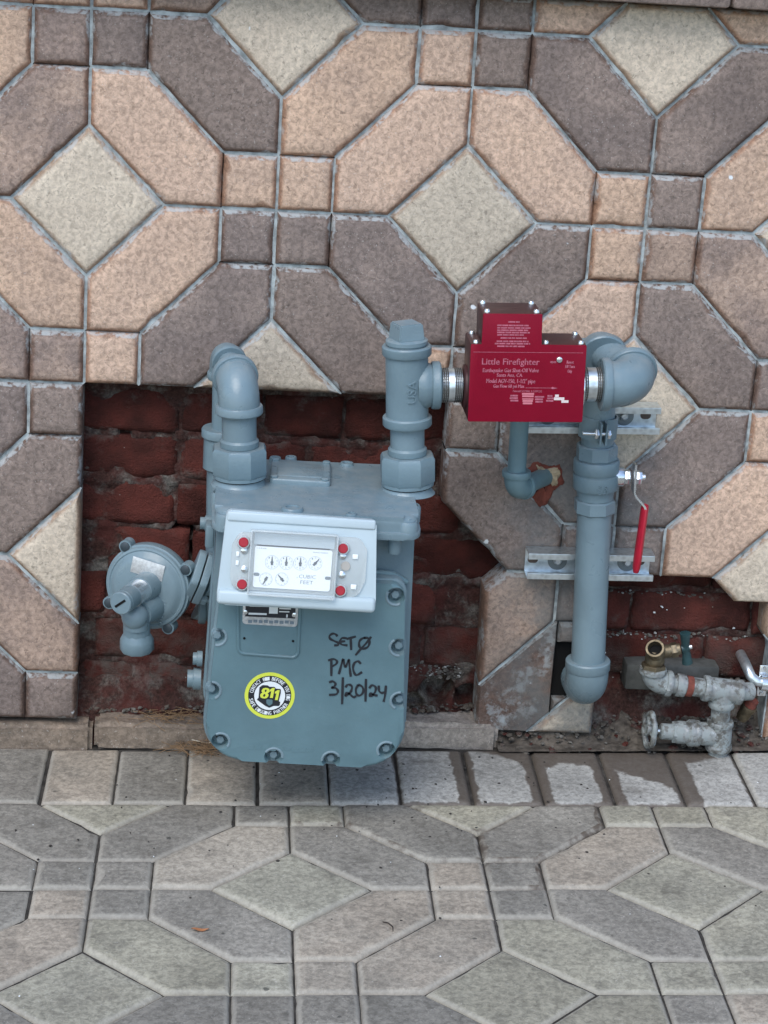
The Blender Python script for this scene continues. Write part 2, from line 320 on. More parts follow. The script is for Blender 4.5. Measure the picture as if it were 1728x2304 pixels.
# measured positions, metres
D={'cover_bolts': [[0.2055, -0.5386], [0.2009, -0.6191], [0.2161, -0.6965], [0.2918, -0.7174], [0.3731, -0.7205], [0.4507, -0.7031], [0.4645, -0.6266], [0.4582, -0.5457], [0.4488, -0.4704]],
 'hatch': [[0.2312, -0.4883], [0.2358, -0.5615], [0.3185, -0.5656], [0.3175, -0.4894]],
 'i_dials': [[-0.0365, -0.0022], [-0.0173, -0.0018], [0.0016, -0.0014], [0.0216, -0.0], [-0.0433, -0.0255], [-0.0218, -0.0242]],
 'i_lobes': [[-0.0907, -0.0046], [0.0881, 0.0006]],
 'i_outer': [[-0.101, 0.0644], [0.1008, 0.0624], [0.1084, -0.062], [-0.1081, -0.0647]],
 'i_plate': [[-0.061, 0.0182], [0.044, 0.0189], [0.0432, -0.0364], [-0.0589, -0.0379]],
 'i_rim': [[-0.1066, -0.0418], [0.1072, -0.0402]],
 'i_screws': [[-0.0747, 0.0113], [-0.0728, -0.014], [0.0584, 0.0121], [0.0589, -0.0136]],
 'i_seals': [[-0.0763, 0.0226], [0.0575, 0.0226], [0.0578, -0.0346], [-0.0747, -0.0341]],
 'i_slots': [[-0.0556, -0.0196], [0.0404, -0.0191]],
 'i_text': [[-0.0022, -0.0215], [0.0236, -0.0199], [0.0034, -0.0284], [0.0206, -0.0273]],
 'i_toprim': [[-0.1, 0.0444], [0.099, 0.0428]],
 'i_win': [[-0.0678, 0.0388], [0.0494, 0.0398], [0.0484, -0.0447], [-0.0654, -0.0465]],
 'nameplate': [[0.2377, -0.484], [0.315, -0.4864], [0.3152, -0.52], [0.2392, -0.5178]],
 'npscrew': [[0.2426, -0.5002], [0.3101, -0.502], [0.243, -0.539], [0.3105, -0.5409]],
 'strokes': [[[0.3709, -0.5313], [0.3693, -0.5292], [0.365, -0.5281], [0.3607, -0.5316], [0.362, -0.5361], [0.3685, -0.5394], [0.3732, -0.5418], [0.3731, -0.5449], [0.3688, -0.5455]], [[0.3838, -0.5343], [0.3781, -0.5345], [0.3756, -0.5392], [0.3779, -0.5437], [0.3851, -0.5449]], [[0.3756, -0.5396], [0.3819, -0.539]], [[0.3853, -0.5353], [0.3964, -0.5316]], [[0.3901, -0.5341], [0.3918, -0.5508]], [[0.4092, -0.533], [0.4142, -0.5333], [0.4166, -0.5378], [0.4156, -0.5447], [0.4113, -0.5486], [0.4052, -0.5488], [0.4025, -0.5443], [0.4027, -0.5383], [0.4057, -0.5343], [0.4092, -0.533]], [[0.4179, -0.5317], [0.4125, -0.5402], [0.4052, -0.5496], [0.3987, -0.5587]], [[0.3651, -0.5677], [0.3664, -0.5907]], [[0.3616, -0.5678], [0.3686, -0.5661], [0.373, -0.569], [0.3718, -0.5736], [0.3657, -0.5772]], [[0.3769, -0.5873], [0.3791, -0.5764], [0.3813, -0.5657], [0.3832, -0.5732], [0.3855, -0.577], [0.388, -0.57], [0.3897, -0.5669], [0.3914, -0.5791], [0.3935, -0.5906]], [[0.4058, -0.571], [0.4021, -0.568], [0.3973, -0.5713], [0.396, -0.579], [0.399, -0.5873], [0.4026, -0.5887], [0.4081, -0.5847]], [[0.3648, -0.6007], [0.369, -0.5995], [0.3728, -0.6028], [0.3716, -0.6067], [0.3682, -0.6091], [0.3739, -0.6097], [0.377, -0.6142], [0.3744, -0.6189], [0.3659, -0.62]], [[0.3827, -0.594], [0.3838, -0.6326]], [[0.3877, -0.6072], [0.3893, -0.6043], [0.3928, -0.6037], [0.3961, -0.6067], [0.3952, -0.6136], [0.3908, -0.6192], [0.3881, -0.6205], [0.3885, -0.6165], [0.3929, -0.6176], [0.3989, -0.6223], [0.402, -0.6212]], [[0.4042, -0.6041], [0.4018, -0.6111], [0.4037, -0.6183], [0.4084, -0.6194], [0.4124, -0.6139], [0.4108, -0.6065], [0.4056, -0.6037]], [[0.4151, -0.5953], [0.4164, -0.6277]], [[0.4209, -0.6074], [0.4242, -0.6034], [0.4294, -0.6064], [0.4291, -0.6133], [0.4252, -0.6189], [0.4219, -0.6201], [0.4228, -0.6159], [0.4273, -0.618], [0.4319, -0.6188]], [[0.4336, -0.6047], [0.4347, -0.6116], [0.4385, -0.6146], [0.4434, -0.6129]], [[0.4436, -0.6044], [0.4433, -0.6175], [0.4421, -0.6269]]],
 'varrow': [[-0.0016, -0.0061], [0.0428, -0.0062]],
 'vchk': [[-0.0814, -0.0555], [0.0817, -0.0557], [0.081, 0.0551], [-0.0803, 0.0553]],
 'vline': [[-0.0799, 0.0442], [0.0789, 0.0421]],
 'vlines': [([-0.0303, 0.0874], [-0.0137, 0.0876]), ([-0.0454, 0.0825], [-0.0018, 0.0829]), ([-0.0453, 0.079], [0.0011, 0.0794]), ([-0.0451, 0.0757], [-0.0004, 0.0762]), ([-0.045, 0.0725], [0.0001, 0.0729]), ([-0.0448, 0.0691], [-0.0078, 0.0694]), ([-0.0399, 0.0647], [-0.0026, 0.065]), ([-0.0451, 0.0601], [-0.001, 0.0605]), ([-0.0476, 0.0568], [0.0015, 0.0572]), ([-0.0441, 0.0531], [-0.0053, 0.0534])],
 'vlogo': [[-0.0172, -0.0215], [0.002, -0.0217], [0.0184, -0.023], [0.0329, -0.0215], [0.0487, -0.0218]],
 'vscrew': [0.0432, 0.0347],
 'vtext': [('Little Firefighter', [-0.0641, 0.027], [0.0158, 0.0268]), ('Earthquake Gas Shut-Off Valve', [-0.0625, 0.0161], [0.0152, 0.0168]), ('Santa Ana, CA', [-0.0427, 0.0098], [-0.0074, 0.0097]), ('Model AGV-150, 1-1/2" pipe', [-0.0569, 0.0009], [0.011, 0.0006]), ('Gas Flow 60 psi Max', [-0.047, -0.0059], [-0.0038, -0.006]), ('Patent# 5119841 & 5209252', [-0.0193, -0.012], [0.0212, -0.0123]), ('open', [0.0308, 0.0301], [0.0387, 0.0296]), ('Reset', [0.0538, 0.0293], [0.0634, 0.0292]), ('1/8 Turn', [0.0521, 0.0231], [0.0651, 0.0229]), ('Only', [0.0554, 0.0165], [0.0616, 0.016])]}
# ---------------------------------------------------------------- interlocking paving stones, shared by wall cladding and pavement
A, DD, SS = .27, .4033, .2957
def clip(P, T, n, c):
    """keep n.p <= c ; T[i] is the tag of edge i -> i+1"""
    out, to = [], []; m = len(P); n = Vector(n)
    for i in range(m):
        a, b = Vector(P[i]), Vector(P[(i+1) % m]); da, db = n.dot(a)-c, n.dot(b)-c
        if da <= 0: out.append(tuple(a)); to.append(T[i])
        if (da < 0 < db) or (db < 0 < da):
            q = a + (b-a)*(da/(da-db))
            if da < 0: out.append(tuple(q)); to.append('c')
            else: out.append(tuple(q)); to.append(T[i])
    # drop very short edges
    P2, T2 = [], []
    for i in range(len(out)):
        if (Vector(out[i])-Vector(out[(i+1) % len(out)])).length > .004: P2.append(out[i]); T2.append(to[i])
    return P2, T2
def area(P): return .5*sum(P[i][0]*P[(i+1) % len(P)][1]-P[(i+1) % len(P)][0]*P[i][1] for i in range(len(P)))
def inset(P, offs):
    n = len(P); out = []; L = []
    for i in range(n):
        a, b = Vector(P[i]), Vector(P[(i+1) % n]); d = (b-a).normalized(); nn = Vector((-d.y, d.x)); L.append((a+nn*offs[i], d))
    for i in range(n):
        (p, d), (q, e) = L[i-1], L[i]; cr = d.x*e.y-d.y*e.x
        if abs(cr) < 1e-6: out.append(tuple(q)); continue
        t = ((q-p).x*e.y-(q-p).y*e.x)/cr; out.append(tuple(p+d*t))
    return out
def wob(Q, P, lvl, cx, cy):
    """divide a ring's edges and make them slightly ragged, with a chip here and there"""
    out = []; n = len(Q); am = (.0002, .0004, .0007, .0010, 0, 0)[lvl]
    for i in range(n):
        a, b = Vector(Q[i]), Vector(Q[(i+1) % n]); K = max(1, int((Vector(P[(i+1) % n])-Vector(P[i])).length/.014)); d = (b-a)
        if d.length < 1e-6: out += [tuple(a)]*K; continue
        nrm = Vector((-d.y, d.x)).normalized()
        for k in range(K):
            p = a+d*(k/K); q = Vector((p.x*70, p.y*70, lvl*.25+cx*5)); o = noise.noise(q)*am + noise.noise(q*2.3)*am*.6
            if k:
                c = noise.noise(Vector((p.x*38+cx*11, p.y*38, 3.3+cy*7)))
                if c > .34 and 1 <= lvl <= 3: o += (c-.34)*(.004, .010, .016)[lvl-1]
                p = p+nrm*o
            out.append(tuple(p))
    return out
def stone(P, T, name, mat, parent, F, th=.06, cham=.0068, drop=.0078, gap=.0013, wet=0, rings=.013, tilt=.0011, grout=None):
    rnd = random.Random(hash((round(P[0][0], 3), round(P[0][1], 3), name)) & 0xffff)
    G = {'g': gap, 'd': .0004, 'c': .0012, 'f': .0012}; g = [G[t] for t in T]; cx = sum(p[0] for p in P)/len(P); cy = sum(p[1] for p in P)/len(P)
    cc = [cham if t != 'c' else cham*.6 for t in T]
    dz = rnd.uniform(-.0009, .0009); sx, sy = rnd.uniform(-tilt, tilt)/.12, rnd.uniform(-tilt, tilt)/.12
    spec = [(g, -th, 1), (g, -drop, 1), ([a+b*.45 for a, b in zip(g, cc)], -drop*.30, .95), ([a+b for a, b in zip(g, cc)], 0, .76), ([a+b+rings for a, b in zip(g, cc)], 0, 0)]
    while len(spec) > 3:                      # no ring may turn inside out on a small or pointed piece
        q = inset(P, spec[-1][0]); ok = all((Vector(P[(i+1) % len(P)])-Vector(P[i])).dot(Vector(q[(i+1) % len(P)])-Vector(q[i])) > 0 for i in range(len(P)))
        if ok: break
        if rings > .004: rings *= .6; spec[-1] = ([a+b+rings for a, b in zip(g, cc)], 0, 0)
        else: spec.pop()
    bm = bmesh.new(); la = bm.verts.layers.float.new('edge'); lw = bm.verts.layers.float.new('wet'); rs = []
    for offs, h, e in spec:
        ring = []
        lvl = len(rs)
        for x, y in wob(inset(P, offs), P, lvl, cx, cy):
            v = bm.verts.new((x-cx, y-cy, h + dz + ((x-cx)*sx+(y-cy)*sy if h > -.02 else 0))); v[la] = e; v[lw] = wet if e > .5 else 0; ring.append(v)
        rs.append(ring)
    n = len(P); nn = len(rs[0])
    for a, b in zip(rs, rs[1:]):
        for k in range(nn): bm.faces.new((a[k], a[(k+1) % nn], b[(k+1) % nn], b[k]))
    bm.faces.new(rs[-1]); bm.faces.new(rs[0][::-1])
    bm.normal_update()
    for f in bm.faces: f.smooth = True
    for e in bm.edges:
        if len(e.link_faces) == 2 and e.calc_face_angle(0) > R(50): e.smooth = False
    me = bpy.data.meshes.new(name); bm.to_mesh(me); bm.free()
    o = link(name, me, mat, parent); m = F @ Matrix.Translation((cx, cy, 0)); o.matrix_parent_inverse = Matrix(); o.matrix_local = WM[parent].inverted() @ m; WM[o] = m
    if grout is not None:
        Q = inset(P, [.005]*n)
        for k in range(n):
            if T[k] != 'g': continue
            p, q = P[k], P[(k+1) % n]; a_, b_ = Q[k], Q[(k+1) % n]; v = [grout.bm.verts.new(F @ Vector(t)) for t in ((*p, -.0066), (*q, -.0066), (*b_, -.0066), (*a_, -.0066), (*p, -.052), (*q, -.052))]
            grout.bm.faces.new(v[:4]); grout.bm.faces.new((v[1], v[0], v[4], v[5]))
    return o
def cell(i, j):
    """two hexagon + square units of lattice cell (i, j): keys L and U"""
    d, s = DD, SS; e = (i+j) % 2 == 0
    hexa = [(0, d), (d, 0), (1-s, 0), (1-s, s), (s, 1-s), (0, 1-s)]           # next to the diamond at the cell's (0,0)
    th_ = ['g', 'g', 'd', 'g', 'g', 'g']
    sq = [(1-s, 0), (1, 0), (1, s), (1-s, s)]; ts = ['g', 'g', 'g', 'd']
    rot = lambda P: [(1-x, 1-y) for x, y in P]
    if e: out = {'L': ((hexa, th_), (sq, ts)), 'U': ((rot(hexa), th_), (rot(sq), ts))}
    else:                                                                     # quarter turn
        q = lambda P: [(y, 1-x) for x, y in P]                                # diamond (0,0) -> (0,1)
        out = {'U': ((q(hexa), th_), (q(sq), ts)), 'L': ((rot(q(hexa)), th_), (rot(q(sq)), ts))}
    return {k: [([((i+x)*A, (j+y)*A) for x, y in P], T) for P, T in v] for k, v in out.items()}
def diamond(i, j): return [((i+x)*A, (j+y)*A) for x, y in ((DD, 0), (0, DD), (-DD, 0), (0, -DD))], ['g']*4

# ---------------------------------------------------------------- the wall
wall = empty('clad_wall', 'concrete clad house wall with peach, mauve and cream stones and two cut-outs showing old brick', 'wall', (.45, .06, -.82))
FW = frame((0, 0, 0))                        # x right, y up, z out of the wall
grout = MB()
T_, B_, M_, C_ = TAN, BRN, MIX, CRM
WC = {(0, 0): (T_, B_), (1, 0): (T_, T_), (2, 0): (T_, B_), (3, 0): (T_, B_), (-1, 0): (M_, T_), (0, -1): (B_, T_), (1, -1): (B_, B_), (2, -1): (T_, B_), (3, -1): (B_, M_),
      (-1, -1): (M_, T_), (-1, -2): (B_, B_), (2, -2): (B_, B_), (3, -2): (T_, B_), (2, -3): (B_, M_), (-1, -3): (B_, M_), (-1, 1): (T_, B_), (0, 1): (M_, T_), (1, 1): (B_, B_), (2, 1): (T_, B_), (3, 1): (T_, M_), (4, 0): (T_, B_), (4, -1): (T_, B_), (4, -2): (M_, T_), (4, -3): (B_, T_)}
TOP = .3205
def regions(P, T):
    """parts of a stone left standing around the cut-outs; returns convex pieces"""
    P, T = clip(P, T, (0, 1), TOP)
    if len(P) < 3: return []
    P, T = clip(P, T, (0, -1), .8085)
    if len(P) < 3 or abs(area(P)) < 2e-4: return []
    cx = sum(p[0] for p in P)/len(P); cy = sum(p[1] for p in P)/len(P)
    if cy > -.27 or cx < 0: return [(P, T)]                                   # above the cut-outs, or left of them
    if cx > 4*A-.02 or (cx > 3*A and cy > -.54): return [(P, T)]
    if cx > 2*A and cx < 3*A: return [(P, T)]
    return []
rw = random.Random(3)
def void(x, z):
    if z > TOP or z < -.8085: return True
    if z > -.27 or x < 0: return False
    if x < 2*A: return True
    if x < 3*A: return abs(x-2*A)+abs(z+2*A) < DD*A or (x < .6172 and z < -.54)
    if abs(x-4*A)+abs(z+2*A) < DD*A and z > -.578: return False
    return z < -.54 and x < 1.062
def put(P, T, name, mat):
    if area(P) < 0: P = P[::-1]; T = [T[(len(P)-2-k) % len(P)] for k in range(len(P))]
    T = list(T)
    for k in range(len(P)):                    # sawn or free edges along the cut-outs carry no grout
        a, b = Vector(P[k]), Vector(P[(k+1) % len(P)]); d = (b-a).normalized(); q = (a+b)/2 + Vector((d.y, -d.x))*.012
        if void(q.x, q.y): T[k] = 'f'
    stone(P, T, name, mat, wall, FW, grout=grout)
for i in range(-6, 9):
    for j in range(-3, 2):
        pick = WC.get((i, j)) or tuple(rw.choice((TAN, TAN, BRN, BRN, MIX)) for _ in range(2))
        for k, u in enumerate(('L', 'U')):
            for q, (P, T) in enumerate(cell(i, j)[u]):
                name = 'cladding_stone' if q == 0 else 'cladding_square'
                mat = pick[k]
                if (i, j, u, q) == (1, -1, 'L', 1): mat = TAN
                if (i, j) == (2, -3) or (i, j) == (2, -2):
                    pass
                for P2, T2 in regions(P, T):
                    if (i, j) in ((2, -3), (2, -2)):                           # the strip behind the riser, cut off at its left
                        if j == -3:
                            P2, T2 = clip(P2, T2, (-1, 0), -.6172)
                            if len(P2) < 3: continue
                            if u == 'L' and q == 0:                            # notch sawn for the riser's bottom elbow
                                a = clip(P2, T2, (1, 0), .737)
                                b = clip(P2, T2, (-1, 0), -.737); b1 = clip(*b, (0, -1), .655); b2 = clip(*b, (0, 1), -.748)
                                for (p3, t3) in (a, b1, b2):
                                    if len(p3) > 2 and abs(area(p3)) > 3e-4: put(p3, t3, name, mat)
                                continue
                            if u == 'L' and q == 1:
                                b1 = clip(P2, T2, (0, -1), .655)
                                if len(b1[0]) > 2 and abs(area(b1[0])) > 3e-4: put(*b1, name, mat)
                                continue
                            if abs(area(P2)) < 1.5e-3: continue
                    if i == 3 and j == -3: continue
                    if i >= 4 and j == -3 or (i >= 4 and j == -2 and False): pass
                    put(P2, T2, name, mat)
        if (i+j) % 2 == 0:
            P, T = diamond(i, j)
            P, T = clip(P, T, (0, 1), TOP); P, T = clip(P, T, (0, -1), .8085)
            if len(P) < 3 or abs(area(P)) < 1e-3: continue
            if (i, j) == (1, -1): P, T = clip(P, T, (0, -1), .27)
            elif (i, j) == (0, -2): P, T = clip(P, T, (1, 0), 0)
            elif (i, j) == (2, -2): continue
            elif (i, j) == (3, -3): P, T = clip(P, T, (1, 0), .8069)
            elif (i, j) == (4, -2): P, T = clip(P, T, (0, -1), .578)
            elif (i, j) == (1, -3): continue
            put(P, T, 'cladding_diamond', CRM)
            if (i, j) == (4, -2):
                P, T = diamond(i, j); P, T = clip(P, T, (0, 1), -.578); P, T = clip(P, T, (-1, 0), -1.062); put(P, T, 'cladding_diamond', CRM)
# top trim: a dark weathered cap course, overhanging
for k in range(-3, 5):
    x0 = .42*k+.05
    m = MB(); m.box((x0+.209, .012, .3575), (.417, .12, .066), bev=.006); m.build('coping_stone', BRN, wall)
m = MB(); m.box((.7655, .036, -.699), (.062, .04, .096)); m.build('elbow_hole', HOLE, wall, smooth=False)
go = grout.build('grout', GROUT, wall, smooth=False); go['kind'] = 'stuff'

# exposed brickwork: rough bricks of slightly different wear sharing five meshes, mortar behind
def brick_mesh(seed, w, h=.0655, d=.04):
    bm = bmesh.new(); le = bm.verts.layers.float.new('edge'); nx, nz = max(6, int(w/.009)), 8; rr = random.Random(seed)
    def P(i, j):
        u, v = i/nx, j/nz; x, z = (u-.5)*w, (v-.5)*h; q = Vector((x*9+seed*7.1, z*9, seed))
        de = min(u, 1-u)*w; dv = min(v, 1-v)*h; m = min(de, dv)
        y = noise.noise(q*3)*.0045 + noise.noise(q*9)*.0022 + noise.noise(q*1.2)*.005 + max(0, noise.noise(q*1.8+Vector((4, 4, 4)))-.25)*.03*(1 if m < .02 else .3)
        rnd_ = max(0, 1-m/.005)**2*.0035
        x += noise.noise(q*5+Vector((9, 0, 0)))*.0026*(1 if de < .012 else .2); z += noise.noise(q*5+Vector((0, 9, 0)))*.0026*(1 if dv < .012 else .2)
        ve = bm.verts.new((x, y+rnd_, z)); ve[le] = max(0, 1-m/.012); return ve
    g = [[P(i, j) for j in range(nz+1)] for i in range(nx+1)]
    for i in range(nx):
        for j in range(nz): bm.faces.new((g[i][j], g[i+1][j], g[i+1][j+1], g[i][j+1]))
    ring = [g[i][0] for i in range(nx+1)]+[g[nx][j] for j in range(1, nz+1)]+[g[i][nz] for i in range(nx-1, -1, -1)]+[g[0][j] for j in range(nz-1, 0, -1)]
    back = [bm.verts.new((v.co.x, d, v.co.z)) for v in ring]
    for k in range(len(ring)):
        a, b = ring[k], ring[(k+1) % len(ring)]; bm.faces.new((b, a, back[k], back[(k+1) % len(ring)]))
    for f in bm.faces: f.smooth = True
    me = bpy.data.meshes.new('brick'); bm.to_mesh(me); bm.free(); return me
BM = {(k, l): brick_mesh(k+10*int(l*100), l) for k in range(4) for l in (.19, .12, .092)}
rb = random.Random(11)
ROW0, PIT = -.2932+.0735, .0735
joint = {0: [-.055, .1425, .2675, .389, .585], 1: [-.06, .1425, .340, .538, .66], 2: [-.052, .1405, .265, .46, .588], 3: [.036, .165, .36, .485, .66], 4: [-.10, .0385, .235, .36, .553], 5: [.02, .215, .34, .535, .66], 6: [-.09, .105, .30, .495, .62], 7: [.01, .205, .40, .595]}
def lay(x0, x1, z, row, y=.0575):
    w = x1-x0-.0055
    if w < .05: return
    l = min((.19, .12, .092), key=lambda t: abs(t-w)); me = BM[(rb.randrange(4), l)]
    o = link('brick', me, None, wall); me.materials.clear() if not me.materials else None
    if not me.materials: me.materials.append(BRICK)
    m = Matrix.Translation(((x0+x1)/2, y+rb.uniform(-.003, .004), z)) @ Matrix.Rotation(rb.uniform(-.012, .012), 4, 'Y') @ Matrix.Diagonal((w/l, 1, rb.uniform(.97, 1.03), 1))
    o.matrix_local = WM[wall].inverted() @ m; WM[o] = m
for row in range(-1, 8):
    zc = ROW0 - PIT*(row+1) + PIT - .0296 - PIT*0
    zc = -.2932 - PIT*row - .0296
    js = joint.get(row, joint[5 if row % 2 else 6])
    for a, b in zip(js, js[1:]):
        if row == 6 and a == .495: continue                                    # a brick has fallen out here
        lay(a, b, zc, row)
    if row >= 3:
        js = [.79, .985, 1.11] if row % 2 else [.73, .86, 1.055, 1.12]
        for a, b in zip(js, js[1:]):
            if row >= 6 and a < .9: continue
            lay(a, b, zc, row, .052)
CAV = [(.564, -.762, .022, .05), (.612, -.776, .02, .05), (.150, -.512, .014, .04), (.172, -.545, .014, .035), (.52, -.79, .02, .03), (.06, -.36, .008, .02), (.78, -.70, .035, .07), (1.03, -.77, .012, .02)]
def sheet(x0, x1, z0, z1, st=.0042):
    bm = bmesh.new(); nx, nz = int((x1-x0)/st), int((z1-z0)/st); g = []
    for i in range(nx+1):
        c = []
        for j in range(nz+1):
            x, z = x0+(x1-x0)*i/nx, z0+(z1-z0)*j/nz; q = Vector((x*20, 3.3, z*20))
            r = ((-z-.2932) % PIT)/PIT; bed = 1 if r > .80 else 0              # bed joints bulge, their lower lip smeared over the brick below
            y = .0655 - noise.noise(q)*.0045 - noise.noise(q*3)*.0035 - noise.noise(q*8)*.0022 - bed*(.0030+.0055*max(0, noise.noise(q*.6+Vector((5, 5, 5)))))
            y -= .012*max(0, noise.noise(Vector((x*9, 7, z*14)))-.22)*(1.5 if z < -.6 else .8)
            if z < -.735: y -= (-.735-z)*.42
            for cx, cz, cr, dp in CAV:
                dd = math.hypot(x-cx, (z-cz)*1.1)/cr + noise.noise(q*2)*.35
                if dd < 1.25: y += dp*min(1, (1.25-dd)*2.5)
            c.append(bm.verts.new((x, y, z)))
        g.append(c)
    for i in range(nx):
        for j in range(nz): bm.faces.new((g[i][j], g[i+1][j], g[i+1][j+1], g[i][j+1]))
    for f in bm.faces: f.smooth = True
    me = bpy.data.meshes.new('mortar'); bm.to_mesh(me); bm.free(); me.transform(WM[wall].inverted())
    o = link('mortar', me, MORT, wall); o['kind'] = 'stuff'
sheet(-.03, .70, -.86, -.24); sheet(.70, 1.13, -.86, -.50)
# the brick wall's mass behind everything
m = MB(); m.box((.45, .20, -.25), (5.2, .18, 1.4)); m.build('wall_core', CONC, wall, smooth=False)
# a shallow cut-off grey concrete ledge by the taps
m = MB(); m.box((.930, .046, -.716), (.150, .05, .044), Matrix.Rotation(0, 4, 'Y'), bev=.005); m.build('concrete_ledge', CONC, wall)
# broken render and foam where the small branch pipe enters
def blob(name, pts, h, mat, seed, y0=0.):
    fine = []
    for i_, p_ in enumerate(pts):
        q_ = pts[(i_+1) % len(pts)]
        for t_ in range(4): fine.append((p_[0]+(q_[0]-p_[0])*t_/4+noise.noise(Vector((p_[0]*300+t_, seed, p_[1]*300)))*.0022, p_[1]+(q_[1]-p_[1])*t_/4+noise.noise(Vector((p_[1]*300, seed+t_, p_[0]*300)))*.0022))
    pts = fine
    bm = bmesh.new(); cx = sum(p[0] for p in pts)/len(pts); cz = sum(p[1] for p in pts)/len(pts); rings = []
    for s_, hh in ((1, -.004), (.93, h*.6), (.7, h), (.35, h*1.1)):
        ring = []
        for k, (x, z) in enumerate(pts):
            q = Vector((x*120+seed, z*120, s_*5)); ring.append(bm.verts.new((cx+(x-cx)*s_+noise.noise(q)*.002, y0-hh-noise.noise(q*1.7)*h*.5, cz+(z-cz)*s_+noise.noise(q*1.3)*.002)))
        rings.append(ring)
    n = len(pts)
    for a, b in zip(rings, rings[1:]):
        for k in range(n): bm.faces.new((a[k], a[(k+1) % n], b[(k+1) % n], b[k]))
    bm.faces.new(rings[-1]); M = MB(); M.bm.free(); M.bm = bm; return M.build(name, mat, wall, sharp=60)
blob('render_patch', roundpoly([(.664, -.372), (.677, -.357), (.700, -.366), (.716, -.362), (.727, -.392), (.712, -.404), (.701, -.43), (.688, -.434), (.676, -.415), (.690, -.395)], .004, 3), .004, TERRA, 3)
blob('foam_smear', roundpoly([(.676, -.364), (.695, -.370), (.712, -.366), (.718, -.376), (.714, -.398), (.706, -.400), (.704, -.384), (.680, -.373)], .0012, 2), .008, FOAM, 5)

# ---------------------------------------------------------------- pavement: laid in its own gently sloping frame
FA, FX = -.018191, .032279
cx_, sn_ = math.cos(FA), math.sin(FA)
FPm = frame((0.31808, -0.46069, -0.83959), (cx_, sn_, FX), (-FX*cx_, -FX*sn_, 1))
pave = MB()
def gsheet(x0, x1, y0, y1, h=-.0058):
    vs = [pave.bm.verts.new(FPm @ Vector((x, y, h))) for x, y in ((x0, y0), (x1, y0), (x1, y1), (x0, y1))]; pave.bm.faces.new(vs)
gsheet(-60, 60, -60, .56)
ground = pave.build('ground', simple('dark_joint_sand', (.05, .046, .04), .95, spec=.2, nz=40, amp=.5, bump=.8, bs=220), smooth=False); ground['kind'] = 'structure'
pav = empty('pavement', None, None, M4=FPm.copy(), kind='structure')
FI = FPm
O_, G_ = FO, FG
FC = {(0, 0): (G_, G_), (-1, 0): (FT, G_), (-1, -1): (FO, G_), (0, -1): (FT, FT), (1, 0): (FT, G_), (2, 0): (G_, FO), (1, -1): (FO, G_), (2, -1): (FT, FO), (-2, 0): (G_, G_), (-2, -1): (FT, G_), (0, -2): (G_, G_), (-1, -2): (G_, G_), (1, -2): (G_, FO), (2, -2): (FO, FT)}
FSQ = {(-1, 0, 'L', 1): FG, (0, 0, 'L', 1): FT, (0, 0, 'U', 1): FO, (1, -1, 'L', 1): FO, (1, 0, 'L', 1): FO}
CUTY = .2568
rf = random.Random(5)
WETS = {(0, 0, 'U'): .47, (1, 0, 'U'): .52, (1, 1): .46}
def fput(P, T, name, mat, wet=0):
    P, T = clip(P, T, (0, 1), CUTY)
    if len(P) < 3 or abs(area(P)) < 4e-4: return
    if area(P) < 0: P = P[::-1]; T = [T[(len(P)-2-k) % len(P)] for k in range(len(P))]
    stone(P, T, name, mat, pav, FI, th=.05, cham=.0075, drop=.0062, gap=.0009, wet=wet, rings=.008, tilt=.0016)
for i in range(-7, 8):
    for j in range(-6, 1):
        pick = FC.get((i, j)) or tuple(rf.choice((FG, FT, FO)) for _ in range(2))
        for k, u in enumerate(('L', 'U')):
            for q, (P, T) in enumerate(cell(i, j)[u]):
                fput(P, T, 'paving_stone' if q == 0 else 'paving_square', FSQ.get((i, j, u, q), pick[k]) if q else pick[k], WETS.get((i, j, u), 0))
for i in range(-7, 9):
    for j in range(-6, 2):
        if (i+j) % 2 == 0: fput(*diamond(i, j), 'paving_diamond', FO, WETS.get((i, j), 0))
